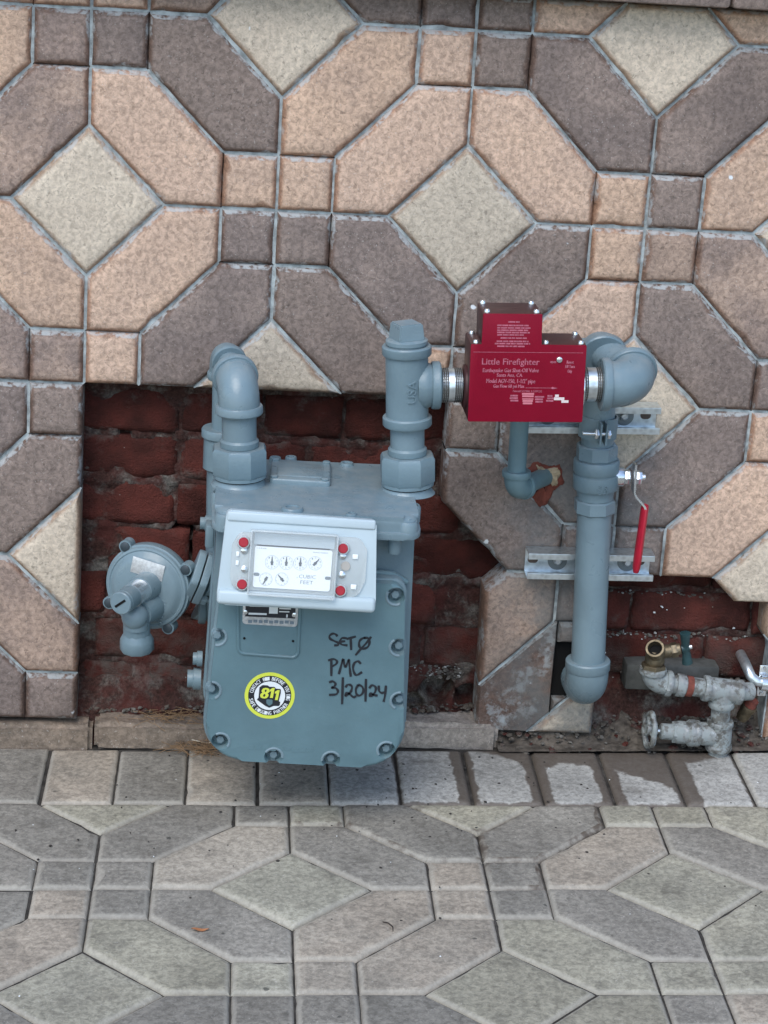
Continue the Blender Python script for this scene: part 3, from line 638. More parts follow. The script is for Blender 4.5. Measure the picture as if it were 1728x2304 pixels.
# band of oblong pavers along the wall; the damp ones get a finely divided face carrying the damp's outline
WK = {4: .34, 5: .8, 6: .95, 7: .95, 8: .8, 9: .35}
WL = {4: .002, 5: .004, 6: .010, 7: .016, 8: .018, 9: .026}; WR = {4: .004, 5: .020, 6: .018, 7: .018, 8: .010, 9: .006}
def wetv(x, y, k, x0, x1):
    """how damp: along joints, and in a tongue spreading from the tap at the wall"""
    up = (y-.2568)/.19; t = (x-x0)/(x1-x0)
    lim = {4: 2, 5: 1.25-.2*t, 6: 1.0-.42*t**2, 7: .72-.10*abs(t-.55), 8: .66-.40*t, 9: .66+.30*t}[k]
    return max(.5+(WL[k]-(x-x0))/.028, .5+(WR[k]-(x1-x))/.028, .5+(up-lim)*2.6, .5+(.007-(y-.2568))/.028 if 5 <= k <= 8 else 0)
for k in range(-9, 16):
    x0 = -.2587 + .1065*(k-1) + rf.uniform(-.0012, .0012); x1 = x0+.1053; y0, y1 = .2583, .4465+rf.uniform(-.002, .003)
    mat = rf.choice((FG, FT, FG, FO)) if k < 10 else FG
    if k < -1: mat = rf.choice((FG, FT, FT))
    if k in (3, 4, 2): mat = FT
    if k in (4, 5, 6, 7, 8, 9, 10, 11): mat = FP
    P = [(x0, y0), (x1, y0), (x1, y1), (x0, y1)]
    if k not in WK: stone(P, ['g']*4, 'band_paver', mat, pav, FI, th=.05, cham=.0065, drop=.0045, gap=.0012, rings=.016, tilt=.0018); continue
    g = .0012; bm = bmesh.new(); la = bm.verts.layers.float.new('edge'); lw = bm.verts.layers.float.new('wet'); nx, ny = 22, 36
    X0, X1, Y0, Y1 = x0+g, x1-g, y0+g, y1-g; cx, cy = (x0+x1)/2, (y0+y1)/2; G = []
    for a in range(nx+1):
        col = []
        for b in range(ny+1):
            x = X0+(X1-X0)*(a/nx); y = Y0+(Y1-Y0)*(b/ny); e = min(x-X0, X1-x, y-Y0, Y1-y); v = bm.verts.new((x-cx, y-cy, -.0045*max(0, 1-e/.0065)**1.5)); v[la] = max(0, 1-e/.012); v[lw] = wetv(x, y, k, x0, x1); col.append(v)
        G.append(col)
    for a in range(nx):
        for b in range(ny): bm.faces.new((G[a][b], G[a+1][b], G[a+1][b+1], G[a][b+1]))
    ring = [G[a][0] for a in range(nx+1)]+[G[nx][b] for b in range(1, ny+1)]+[G[a][ny] for a in range(nx-1, -1, -1)]+[G[0][b] for b in range(ny-1, 0, -1)]
    low = []
    for v in ring: u = bm.verts.new((v.co.x, v.co.y, -.05)); u[lw] = v[lw]; u[la] = 1; low.append(u)
    for q in range(len(ring)): bm.faces.new((ring[(q+1) % len(ring)], ring[q], low[q], low[(q+1) % len(ring)]))
    for f in bm.faces: f.smooth = True
    me = bpy.data.meshes.new('band_paver'); bm.to_mesh(me); bm.free(); o = link('band_paver', me, mat, pav); m4 = FI @ Matrix.Translation((cx, cy, 0)); o.matrix_local = WM[pav].inverted() @ m4; WM[o] = m4

# kerb of upright bricks at the wall's foot
curb = empty('brick_kerb', 'low kerb of tan bricks on edge along the foot of the wall', 'kerb', (.1, 0, -.84))
def kbrick(x0, x1, zt, mat, y=-.006, sl=.0):
    zb = -.8476+.0323*((x0+x1)/2-.05)-.012
    m = MB(); b = bmesh.new(); bmesh.ops.create_cube(b, size=1)
    for v in b.verts: v.co = Vector((v.co.x*(x1-x0-.003), v.co.y*.066, v.co.z*(zt-zb)))
    bmesh.ops.bevel(b, geom=b.edges[:], offset=.007, segments=3, affect='EDGES')
    bmesh.ops.subdivide_edges(b, edges=[e for e in b.edges if e.calc_length() > .03], cuts=9, use_grid_fill=True)
    c = Vector(((x0+x1)/2, y+.034, (zt+zb)/2))
    for v in b.verts: q = (v.co+c)*55; v.co += Vector((0, noise.noise(q)*.0040, noise.noise(q+Vector((3, 3, 3)))*.0036))
    m.merge(b, Matrix.Translation(c)); o = m.build('kerb_brick', mat, curb, sharp=60); return o
KT = stone_mat('worn_tan_brick', (.27, .205, .145), (.19, .15, .115), True); KW = stone_mat('lime_stained_brick', (.36, .33, .29), (.25, .22, .19), True)
xs = [-1.19, -.985, -.783, -.581, -.379, -.177, .0255, .2275, .43, .6585]
for a, b in zip(xs, xs[1:]): kbrick(a, b, -.8115+.0323*((a+b)/2-.02), KW if a > .4 else KT)
for a, b in zip((1.085, 1.29, 1.49), (1.29, 1.49, 1.69)): kbrick(a, b, -.782, KW)
# ---------------------------------------------------------------- gas meter
def hexbolt(F, r=.0075, h=.006, seg=6, flange=True):
    m = MB(F)
    if flange: m.lathe([(r*1.45, 0), (r*1.4, .0014), (r*1.05, .002)], seg=20)
    m.lathe([(r, .0015), (r, h-.0012), (r*.86, h)], seg=6, start=.5); return m
PX = .175
meter = empty('gas_meter', 'grey diaphragm gas meter with white dial housing, round lime sticker and black marker writing', 'gas meter', (.333, -.18, -.73))
body = roundpoly([(.2005, -.37), (.1925, -.727), (.4820, -.734), (.4730, -.37)], [.02, .055, .055, .02], 7)
FM = frame((0, 0, 0))                       # x, z plane facing the viewer
m = MB(); m.prism(body, FM, .085, .262, bev=.012, both=True); m.build('meter_case', GREYC, meter)
# parting flange round the case, a little wider
fl = roundpoly([(.1985, -.40), (.1885, -.7345), (.4870, -.742), (.4775, -.40)], [.02, .06, .06, .02], 7)
m = MB(); m.prism(fl, FM, .155, .166, bev=.0025, both=True); m.build('case_flange', GREYC, meter)
cov = roundpoly([(.2050, -.452), (.1875, -.7275), (.4800, -.7365), (.4640, -.449)], [.018, .058, .058, .020], 8)
m = MB(); m.prism(cov, FM, .266, .290, bev=.002); base = m.build('front_cover', GREYC, meter)
cov2 = roundpoly([(.2085, -.455), (.1915, -.7240), (.4765, -.7325), (.4605, -.452)], [.018, .055, .055, .020], 8)
m = MB(); m.prism(cov2, FM, .286, .3055, bev=.0055, seg=4); cover = m.build('front_panel', GREY, meter)
bolts = D['cover_bolts']
kc = MB()
for x, z in bolts: kc.lathe([(.0102, .2915), (.0102, .2935), (.0118, .3005), (.0150, .312)], (x, 0, z), (0, -1, 0), seg=26)
cut(cover, kc) if False else None
def world_cut(o, K):
    K.bm.transform(WM[o].inverted() if False else Matrix()); return o
# pockets round the bolts cut out of the raised panel
bmc = K = kc.build('cutter_tmp', None)
K.parent = None
md = cover.modifiers.new('b', 'BOOLEAN'); md.operation = 'DIFFERENCE'; md.object = K; md.solver = 'EXACT'
dg = bpy.context.evaluated_depsgraph_get(); dg.update()
me = bpy.data.meshes.new_from_object(cover.evaluated_get(dg)); cover.modifiers.clear(); cover.data = me; me.name = 'front_panel'
kd = K.data; bpy.data.objects.remove(K); bpy.data.meshes.remove(kd)
bm = bmesh.new(); bm.from_mesh(me); bm.normal_update()
for f in bm.faces: f.smooth = True
for e in bm.edges: e.smooth = not (len(e.link_faces) == 2 and e.calc_face_angle(0) > R(30))
bm.to_mesh(me); bm.free()
for x, z in bolts: hexbolt(frame((x, -.2905, z), (1, 0, .3)), .0063, .0085).build('cover_bolt', GREYC, meter)
for x, z in bolts:                            # rolled lip of each pocket
    P = [(x+.0166*math.cos(t), -.3052, z+.0166*math.sin(t)) for t in [math.pi*2*k/26 for k in range(27)]]
    m = MB()
    def inside(p): return .196+(-.72-p[2])*0 < p[0] < .4745 and p[2] > -.728
    run = [p for p in P if inside((p[0], p[1], p[2]))]
    cxm = .333; ang0 = math.atan2(-.59-z, cxm-x)
    arc = [(x+.0128*math.cos(ang0+t), -.3046, z+.0128*math.sin(ang0+t)) for t in [(-1.35+2.7*k/16) for k in range(17)]]
    m.tube(arc, .0023, 8); m.build('bolt_pocket_lip', GREYP, meter)
# badge recess frame on the panel
h = D['hatch']; P = [(x, -.3058, z) for x, z in roundpoly([(h[0][0], -.47), tuple(h[1]), tuple(h[2]), (h[3][0], -.47)], [0, .009, .009, 0], 5)]
m = MB(); m.tube(P, .0024, 8); m.build('badge_rim', GREY, meter)
n4 = D['nameplate']; nlow = [tuple(p) for p in n4]
m = MB(); m.prism(roundpoly([(n4[3][0], -.47), tuple(n4[3]), tuple(n4[2]), (n4[2][0], -.47)], [0, .005, .005, 0], 3), FM, .3056, .3064, bev=.0002); npl = m.build('badge_plate', ALU, meter)
xl, xr, zb = n4[3][0], n4[2][0], n4[2][1]
m = MB(); m.prism([(xl+.0035, zb+.0135), (xr-.0035, zb+.0125), (xr-.0035, -.471), (xl+.0035, -.471)], FM, .3062, .3066); m.build('badge_print', BLACK, npl, smooth=False)
m = MB(); FMp = frame((0, -.3067, 0))
def bar(m, F, x0, x1, y, hgt, lift=.0002): m.prism([(x0, y), (x1, y), (x1, y+hgt), (x0, y+hgt)], F, 0, lift)
bar(m, FMp, xl+.008, xl+.033, zb+.0165, .0028); bar(m, FMp, xl+.036, xl+.048, zb+.019, .0105); bar(m, FMp, xl+.050, xr-.012, zb+.0215, .0016); bar(m, FMp, xl+.050, xr-.010, zb+.0260, .0016)
bar(m, FMp, xl+.060, xr-.014, zb+.0140, .0045); bar(m, FMp, xl+.009, xl+.030, zb+.0285, .0014)
m.build('badge_print', WHT, npl, smooth=False)
m = MB(); write(m, FMp, 'No. 20 3157 8042', xl+.006, xr-.006, zb+.0035, .008) if False else None
for k in range(9): bar(m, FMp, xl+.008+k*.0072, xl+.0135+k*.0072, zb+.0042+.0008*(k % 2), .0042)
m.build('badge_print', FINE, npl, smooth=False)
for i, (x, z) in enumerate(D['npscrew']):
    m = MB(frame((x, -.3062, z)))
    if i < 2: m.lathe([(.0034, 0), (.0032, .0012), (.0015, .0018)], seg=14); m.build('badge_screw', ZINC, meter)
    else: m.lathe([(.0018, 0), (.0018, .0006)], seg=10); m.build('screw_hole', HOLE, meter)
# marker handwriting
def stroke(m, P, wd=.0031, y=-.3059):
    Q = []; n = len(P)                      # Catmull-Rom smoothing
    for i in range(n-1):
        p0, p1, p2, p3 = [Vector(P[max(0, min(n-1, j))]) for j in (i-1, i, i+1, i+2)]
        for k in range(5):
            t = k/5; Q.append(.5*((2*p1)+(-p0+p2)*t+(2*p0-5*p1+4*p2-p3)*t*t+(-p0+3*p1-3*p2+p3)*t**3))
    Q.append(Vector(P[-1])); sh = []
    for i, p in enumerate(Q):
        d = (Q[min(i+1, len(Q)-1)]-Q[max(i-1, 0)]).normalized(); w_ = wd/2*(1+.18*math.sin(i*.7)); nn = Vector((-d.y, d.x))*w_
        if i == 0: p = p-d*w_*.7
        if i == len(Q)-1: p = p+d*w_*.7
        sh.append((m._v((p.x+nn.x, y, p.y+nn.y)), m._v((p.x-nn.x, y, p.y-nn.y))))
    for a, b in zip(sh, sh[1:]): m.bm.faces.new((a[0], b[0], b[1], a[1]))
m = MB()
for i, s_ in enumerate(D['strokes']): stroke(m, s_, y=-.3060-.00004*i)
m.build('marker_writing', BLACK, meter)
m = MB(); [bar(m, frame((0, -.3056, 0)), .255+.0105*k, .263+.0105*k, -.7065-.0005*k+.001*(k % 3), .006-.001*(k % 2), .0004) for k in range(9)]; m.build('casting_marks', GREY, meter)
# round 811 sticker
sx, sz, sr = .2820, -.6240, .0350
st = MB(frame((sx, -.3056, sz))); st.lathe([(sr, 0), (sr, .0004)], seg=56); st = st.build('round_sticker', LIME, meter)
FS = frame((sx, -.3061, sz))
def disc(r0, r1, lift, mat, seg=56):
    m = MB(FS)
    if r0 == 0: m.lathe([(r1, lift-.00015), (r1, lift)], seg=seg)
    else:
        m.lathe([(r1, lift-.0001), (r1, lift), (r0, lift)], seg=seg, caps=False)
    return m.build('sticker_print', mat, st, smooth=False)
disc(0, .0300, .00015, BLACK); disc(0, .0224, .0003, BLACK); disc(0, .0216, .00045, WHT)
def arc_text(m, s, r, a0, a1, h, out=True):
    n = len(s)
    for i, ch in enumerate(s):
        if ch == ' ': continue
        a = a0+(a1-a0)*(i+.5)/n; wd = abs(a1-a0)/n*r*.44
        F = FS @ Matrix.Translation((r*math.cos(a), r*math.sin(a), .0004)) @ Matrix.Rotation(a-math.pi/2 if out else a+math.pi/2, 4, 'Z')
        write(m, F, ch, -wd, wd, -h*.36, h, lift=0); write(m, F, ch, -wd*.8, wd*1.2, -h*.36, h, lift=.00003)
m = MB(); arc_text(m, 'CONTACT 811 BEFORE YOU DIG', .0262, R(172), R(-14), .0078); arc_text(m, 'SAFE DIGGING PARTNER', .0262, R(190), R(336), .0078, False); m.build('sticker_print', WHT, st, smooth=False)
m = MB(FS)
Fd = Matrix.Identity(4)
m.prism(roundpoly([(-.0178, -.0062), (-.0145, -.0022), (-.0065, -.005), (.0055, -.0055), (.0150, -.0085), (.0148, -.0135), (.0135, -.0150), (.0065, -.0150), (0, -.0180), (-.006, -.0150)], .0006, 2), Fd, .0005, .0008)
m.prism(roundpoly([(-.0155, -.004), (-.0148, .0125), (-.0105, .0160), (-.0035, .0158), (-.001, .0138), (.0062, .0138), (.0080, .0112), (.0150, .0108), (.0152, .005), (.0128, -.0085), (.004, -.0105), (-.008, -.006)], .0014, 3), Fd, .0006, .0010); m.build('sticker_print', BLACK, st, smooth=False)
m = MB()
F = FS @ Matrix.Rotation(R(-5), 4, 'Z')
for q, dx in enumerate((0, .0010, .0020)): write(m, F, '8', -.0140+dx, -.0140+dx+.0098, -.0045, .0235, lift=.0011+.00004*q, shear=.12)
for x, y in ((-.0008, -.0028), (.0063, -.0058)):
    m.prism([tuple(Vector(p)) for p in ((x+.0012, y), (x+.0052, y), (x+.0072, y+.0150), (x+.0040, y+.0150), (x+.0006, y+.0122), (x+.0008, y+.0095), (x+.0028, y+.0105))], FS @ Matrix.Translation((0, 0, .0011)), 0, .0002)
m.build('sticker_print', LIME, st, smooth=False)
m = MB(FS); m.prism(roundpoly([(-.0045, -.0048), (.0045, -.0055), (.0042, -.0115), (0, -.0150), (-.0042, -.0110)], .0016, 4), Fd, .0012, .0016); m.build('sticker_print', GREY, st, smooth=False)

# top cap with ports
cap = roundpoly([(.1955, -.300), (.4740, -.3065), (.4780, -.062), (.1975, -.058)], .022, 6)
FT_ = Matrix.Translation((0, 0, 0))
m = MB(); m.prism(cap, FT_, -.3800, -.3555, bev=.012, seg=5); m.build('top_cap', GREYP, meter)
capf = roundpoly([(.1915, -.306), (.4780, -.3125), (.4820, -.058), (.1935, -.054)], .024, 6)
m = MB(); m.prism(capf, FT_, -.3865, -.3765, bev=.0022, both=True); m.build('cap_flange', GREYP, meter)
for x, y in ((.2105, -.290), (.4590, -.2955), (.2090, -.10), (.4660, -.13), (.4690, -.225), (.2050, -.20)):   # bolt bosses at the cap's rim
    m = MB(); m.lathe([(.0150, -.386), (.0150, -.3665), (.0128, -.3625), (.0118, -.3625), (.0100, -.3665)], (x, y, 0), seg=26); m.build('bolt_boss', GREYP, meter)
    hexbolt(frame((x, y, -.3655), (1, .2, 0), (0, 0, 1)), .0070, .0065).build('cap_bolt', GREYC, meter)
for x, y, r, h2 in ((.3005, -.292, .0150, -.3500), (.3810, -.300, .0078, -.3530), (.2830, -.070, .0085, -.3480), (.3060, -.066, .0085, -.3475), (.3880, -.07, .010, -.352)):
    m = MB(); m.lathe([(r*1.25, -.362), (r*1.05, -.357), (r, h2-.002), (r*.9, h2), (r*.62, h2), (r*.58, h2-.002)], (x, y, 0), seg=24); m.build('cap_boss', GREYC, meter)
m = MB(); m.prism(roundpoly([(.2720, -.1750), (.3580, -.1815), (.3635, -.0860), (.2765, -.0790)], .006, 4), FT_, -.358, -.3475, bev=.003, seg=3); m.build('cap_plate', GREYP, meter)
m = MB(); m.prism(roundpoly([(.2820, -.1600), (.3480, -.1650), (.3525, -.1010), (.2865, -.0950)], .004, 3), FT_, -.349, -.3466, bev=.0012); m.build('cap_plate', GREYP, meter)
for x, y in ((.2785, -.168), (.3505, -.174), (.3565, -.093), (.2830, -.087)):
    m = MB(); m.lathe([(.0058, -.3475), (.0058, -.3452), (.0040, -.3440)], (x, y, 0), seg=18); m.build('plate_screw', GREYC, meter)
PORTS = ((.2295, -.175), (.4680, -.175))
for x, y in PORTS:
    m = MB(); m.lathe([(.0400, -.3585), (.0375, -.3560), (.0350, -.3515), (.0335, -.346), (.0335, -.338)], (x, y, 0), seg=36); m.build('port_neck', GREYP, meter)
# side lugs, blanking plugs, guard lug under the cap
for x, z, r, l in ((.193, -.43, .011, .016), (.188, -.640, .0115, .014), (.187, -.672, .0165, .020)):
    m = MB(); m.lathe([(r, 0), (r, l*.55), (r*.8, l*.6), (r*.8, l)], (x, -.14, z), (-1, 0, 0), seg=22); m.build('side_plug', GREYC, meter)
m = MB(); m.box((.1905, -.20, -.425), (.012, .03, .034), bev=.003); m.build('side_lug', GREYC, meter)
m = MB(); m.lathe([(.0085, -.412), (.0095, -.408), (.0095, -.384)], (.4440, -.290, 0), seg=20); m.build('rim_lug', GREYC, meter)
for zz in (-.4515,):
    m = MB(); m.tube([(.40, -.270, -.4475), (.445, -.272, -.4495), (.4665, -.270, -.462)], .0045, 10); m.build('case_rib', GREY, meter)

# dial housing, leaning back a little
tl = R(13); ro = R(-1.6)
Xa = Vector((math.cos(ro), 0, math.sin(ro))); Za = Vector((0, -math.cos(tl), math.sin(tl)))
FI_ = frame((.3105, -.347, -.4095), Xa, Za)
O4 = D['i_outer']; outer = roundpoly([tuple(O4[3]), tuple(O4[2]), tuple(O4[1]), tuple(O4[0])], [.012, .012, .007, .007], 5)
m = MB(FI_); m.prism([(x*.97, y*.97) for x, y in outer], Matrix.Identity(4), -.060, -.012, bev=.001)
m.prism(outer, Matrix.Identity(4), -.022, .0, bev=.0055, seg=4)
m.box((.0, -.0528, .001), (.2145, .0205, .013), bev=.0062, seg=5)                      # fat rolled lower rim
m.box((-.0, .0560, -.0005), (.2000, .0135, .006), bev=.0029, seg=4)                   # upper rim
hous = m.build('dial_housing', HOUS, meter)
Hf = lambda: MB(FI_)
# window unit: hazy flanges at each side with a clear raised box over the dials
wl = roundpoly([(-.088, -.041), (.082, -.043), (.091, -.020), (.091, .022), (.080, .038), (-.082, .036), (-.0915, .018), (-.0915, -.022)], .010, 4)
m = Hf(); m.prism(wl, Matrix.Identity(4), .0002, .0035, bev=.001); m.build('window_flange', HAZY, hous)
pl = D['i_plate']; m = Hf(); m.prism(roundpoly([(-.0600, -.0372), (.0436, -.0372), (.0440, .0185), (-.0605, .0185)], .003, 3), Matrix.Identity(4), .0045, .0056); dial = m.build('dial_plate', PLATE, hous)
m = Hf(); m.box((-.008, .0285, .0045), (.108, .016, .001)); m.build('window_backing', simple('pale_grey_shelf', (.42, .50, .53), .5), hous)
m = Hf(); bar(m, Matrix.Identity(4) @ Matrix.Translation((0, 0, .0052)), -.058, .040, .0192, .0014, .0003); m.build('shelf_slot', HOLE, hous, smooth=False)
for nm, c, d in (('window_side', (-.0665, -.0035, .009), (.0022, .084, .015)), ('window_side', (.0492, -.0035, .009), (.0022, .084, .015)), ('window_side', (-.0085, .0395, .009), (.116, .0024, .015)), ('window_side', (-.0085, -.0462, .009), (.116, .0024, .015))):
    m = Hf(); m.box(c, d, bev=.0008); m.build(nm, HAZY, hous)
m = Hf(); m.box((-.0085, -.0035, .0170), (.118, .088, .0014), bev=.0006); m.build('window_pane', CLEAR, hous)
E4 = Matrix.Identity(4)
def ring(m, x, y, r, w_, z, seg=28):
    mm = frame((x, y, z), (1, 0, 0), (0, 0, 1)); m.lathe([(r, 0), (r, .00012), (r-w_, .00012)], (x, y, z), seg=seg, caps=False)
for i, (x, y) in enumerate(D['i_dials']):
    small = i > 3; r = .0082 if small else .0088
    y += .0000; m = Hf(); ring(m, x, y, r+.0006, .00035, .0057)
    for k in range(10):
        a = math.pi/2+2*math.pi*k/10
        F = FI_ @ Matrix.Translation((x+(r-.0018)*math.cos(a), y+(r-.0018)*math.sin(a), .0058)); write(m_ := MB(), F, str(k if not small else ''), -.0008, .0008, -.0009, .0030, lift=0) if not small else None
        if not small: m.bm.from_mesh((lambda b: (b.bm.to_mesh(t := bpy.data.meshes.new('t')), b.bm.free(), t)[2])(m_))
        else: m.box((x+(r-.001)*math.cos(a), y+(r-.001)*math.sin(a), .0058), (.0008, .0008, .0001))
    m.build('dial', FINE, hous, smooth=False)
    ang = {0: 92, 1: 90, 2: 90, 3: 50, 4: -115, 5: 133}[i]; F = Matrix.Translation((x, y, .0062)) @ Matrix.Rotation(R(ang-90), 4, 'Z')
    m = Hf(); m.lathe([(.0021, .0060), (.0019, .0068)], (x, y, 0), seg=16)
    m.prism([(-.0017, -.0038), (.0017, -.0038), (.0012, .0015), (.00045, .0078), (-.00045, .0078), (-.0012, .0015)], F, 0, .0003); m.build('pointer', INK, hous, smooth=False)
m = MB(); write(m, FI_, 'CUBIC', .0010, .0236, -.0213, .0072, lift=.0058); m.build('dial_lettering', FINE, hous, smooth=False)
m = MB(); write(m, FI_, 'FEET', .0034, .0206, -.0290, .0072, lift=.0058)
m.build('dial_lettering', FINE, hous, smooth=False); m = MB(); write(m, FI_, 'o', -.0022, -.0004, -.0213, .0035, lift=.0058)
m.build('dial_lettering', FINE, hous, smooth=False); m = MB(); write(m, FI_, '12345', -.058, -.045, .0152, .0022, lift=.0058); m.build('dial_lettering', FINE, hous, smooth=False); m = MB(); m.build('dial_lettering', FINE, hous, smooth=False); m = MB(); write(m, FI_, 'BADGED', .018, .038, .0140, .0022, lift=.0058); o_ = m.build('dial_lettering', FINE, hous, smooth=False); o_['kind'] = 'stuff'
for x, y in D['i_slots']:
    m = Hf(); m.prism(roundpoly([(x-.0045, y-.0022), (x+.0035, y-.0022), (x+.0035, y+.0022), (x-.0045, y+.0022)], .002, 3), E4, .0057, .0060); m.build('plate_slot', simple('slot_grey', (.12, .16, .18), .6), hous, smooth=False)
for x, y in D['i_seals']:
    m = Hf(); m.lathe([(.0092, .0030), (.0092, .0075), (.0080, .0095), (.0068, .0095), (.0066, .0085)], (x, y, 0), seg=28); m.build('seal_collar', HAZY, hous)
    m = Hf(); m.lathe([(.0066, .0035), (.0066, .0098), (.0056, .0108)], (x, y, 0), seg=28); m.build('red_seal', REDS, hous)
for i, (x, y) in enumerate(D['i_screws']):
    m = Hf(); m.lathe([(.0048, .0030), (.0046, .0050), (.0022, .0060)], (x, y, 0), seg=20); m.build('window_screw', ZINC, hous)
for x, y in ((.075, .012), (.0755, -.029), (-.083, .006), (-.083, -.006)):
    m = Hf(); m.box((x, y, .0042), (.0075 if x > 0 else .004, .0065, .0014), bev=.0005); m.build('window_lug', PLATE, hous)
m = Hf(); m.lathe([(.0065, .0036), (.0062, .0050)], (.063, -.0015, 0), seg=24); m.build('key_boss', simple('warm_grey_plug', (.40, .38, .34), .5), hous)
# ---------------------------------------------------------------- pipework
PR = .0242                                   # 1 1/2 inch pipe
def nut8(m, o, ax, r, z0, z1, seg=8, ch=.004):
    return m.lathe([(r*.93, z0), (r, z0+ch), (r, z1-ch), (r*.93, z1)], o, ax, seg=seg, start=.5)
def collar(m, o, ax, r, l):
    return m.lathe([(r*.96, 0), (r, .002), (r, l-.002), (r*.95, l)], o, ax, seg=36)
def axis(a, b): return (Vector(b)-Vector(a)).normalized()
# inlet side above the meter: tee with square plug, nipple, union nut
tb, tt = Vector((.4680, -.175, -.345)), Vector((.4512, -.175, -.116)); up = axis(tb, tt)
def along(z): t = (z-tb.z)/(tt.z-tb.z); return tb+(tt-tb)*t
pu = along(-.356)
tee = empty('meter_inlet_tee', 'grey cast pipe tee with square plug on top above the meter\'s right port', 'pipe fitting', tuple(pu))
br = Vector((1, 0, .045)).normalized()
tc = along(-.2035)
m = MB(); m.lathe([(.0300, -.052), (.0300, .052)], tc, up, seg=36); m.lathe([(.0300, .014), (.0335, .024), (.0320, .029), (.0300, .034), (.0295, .040)], tc, br, seg=36)
m.lathe([(.046, .0), (.035, .022), (.0290, .030)], tc + br*.0, br, seg=36, caps=False) if False else None
m.tube([tc+up*.033+br*.018, tc+up*.020+br*.032], .012, 12) if False else None
collar(m, tc-up*.058, up, .0348, .014); collar(m, tc+up*.044, up, .0348, .014); collar(m, tc+br*.034, br, .0338, .0125)
body_ = m.build('tee_body', GREYC, tee)
m = MB(); FU = frame(tc+Vector((.004, -.0296, -.002)), up, (.12, -1, 0)); write(m, FU, 'USA', -.016, .016, -.006, .0165, lift=.0002, ext=.0030); m.build('cast_letters', GREYC, tee, smooth=False)
m = MB(); m.lathe([(.0270, -.002), (.0270, .003), (.0295, .0035), (.0295, .0085), (.0260, .0105)], tc+up*.057, up, seg=30)
Fp = frame(tc+up*.066, (math.cos(R(20)), math.sin(R(20)), 0), up); b = bmesh.new(); hw = .0185
lo = [b.verts.new((sx_*hw*1.06, sy_*hw*1.06, 0)) for sx_, sy_ in ((-1, -1), (1, -1), (1, 1), (-1, 1))]; hi = [b.verts.new((sx_*hw*.93, sy_*hw*.93, .024)) for sx_, sy_ in ((-1, -1), (1, -1), (1, 1), (-1, 1))]
b.faces.new(lo[::-1]); b.faces.new(hi)
for k in range(4): b.faces.new((lo[k], lo[(k+1) % 4], hi[(k+1) % 4], hi[k]))
bmesh.ops.bevel(b, geom=b.edges[:], offset=.0018, segments=2, affect='EDGES'); m.merge(b, Fp); m.build('square_plug', GREYP, tee)
def port_stack(th, top, low, upv, z_top, z_nut_top, z_nut_bot):
    """nipple and union nut between fitting and meter port"""
    m = MB(); m.lathe([(PR, 0), (PR, (top-low).length)], low, upv, seg=36); m.build('nipple', GREYP, th)
P_ = [along(z) for z in (-.2540, -.3040)]
m = MB(); m.lathe([(PR, 0), (PR, .062)], along(-.311), up, seg=36); m.build('nipple', GREYP, tee)
m = MB(); m.lathe([(.0270, 0), (.0275, .003), (.0275, .008), (.0250, .011)], along(-.3035), up, seg=36); nut8(m, along(-.3445), up, .0405, 0, .0405, 8, .0045); m.lathe([(.0375, -.0035), (.0375, .001)], along(-.3445), up, seg=36); m.build('union_nut', GREYC, tee)
m = MB(); m.lathe([(.0365, -.0050), (.0365, -.0030)], along(-.3445), up, seg=36); m.build('nut_shadow', HOLE, tee, smooth=False)  # black ring added as the drop shadow between nut and port
# nipple to the valve
m = MB(); m.lathe([(PR, 0), (PR, .030)], tc+br*.046, br, seg=36); m.build('nipple', GALV, tee)

m = MB()
for k in range(4): m.lathe([(PR*1.0, 0), (PR*1.025, .0012), (PR*1.0, .0024)], tc+br*(.0470+.0026*k), br, seg=32)
for k in range(4): m.lathe([(PR*1.0, 0), (PR*1.025, .0012), (PR*1.0, .0024)], tc+br*(.0655+.0026*k), br, seg=32)
m.build('pipe_thread', THREAD, tee)

# outlet side at left: union, nipple, two elbows and the drop pipe behind the meter
ob, ot = Vector((.2297, -.175, -.345)), Vector((.2225, -.175, -.20)); upo = axis(ob, ot)
def alo(z): t = (z-ob.z)/(ot.z-ob.z); return ob+(ot-ob)*t
out = empty('meter_outlet_pipe', 'grey swan-neck of elbows rising from the meter\'s left port and dropping behind it', 'pipe', tuple(alo(-.356)))
m = MB(); m.lathe([(PR, 0), (PR, .062)], alo(-.303), upo, seg=36); m.build('nipple', GREYP, out)
m = MB(); m.lathe([(.0270, 0), (.0275, .003), (.0275, .008), (.0250, .011)], alo(-.3015), upo, seg=36); nut8(m, alo(-.3425), upo, .0405, 0, .0405, 8, .0045); m.lathe([(.0375, -.0035), (.0375, .001)], alo(-.3425), upo, seg=36); m.build('union_nut', GREYC, out)
m = MB(); m.lathe([(.0365, -.0050), (.0365, -.0030)], alo(-.3425), upo, seg=36); m.build('nut_shadow', HOLE, out, smooth=False)  # same painted-in shadow ring below the left union nut
c1 = alo(-.2145); c2 = Vector((.2040, -.060, -.1975)); bk = (c2-c1).normalized(); PB = .0178
def fat_elbow(th, c, a, b_, r=.0300, bend=.031, la=.016, lb=.012, name='elbow', mat=GREYC):
    m = MB(); a, b_ = Vector(a).normalized(), Vector(b_).normalized(); m.elbow(c, a, b_, r, bend, 12, 32, la, lb)
    collar(m, Vector(c)+a*(bend+la-.002), a, r*1.15, .0125); collar(m, Vector(c)+b_*(bend+lb-.002), b_, r*1.13, .0115); return m.build(name, mat, th)
fat_elbow(out, c1, -upo, bk, .0290, .0290, .0005, .000, mat=GREYP)
m = MB(); m.lathe([(PB, .030), (PB, .105)], c1, bk, seg=32); m.build('nipple', GREYP, out)
fat_elbow(out, c2, -bk, Vector((.012, 0, -1)), .0222, .0235, .006, .006, mat=GREYC)
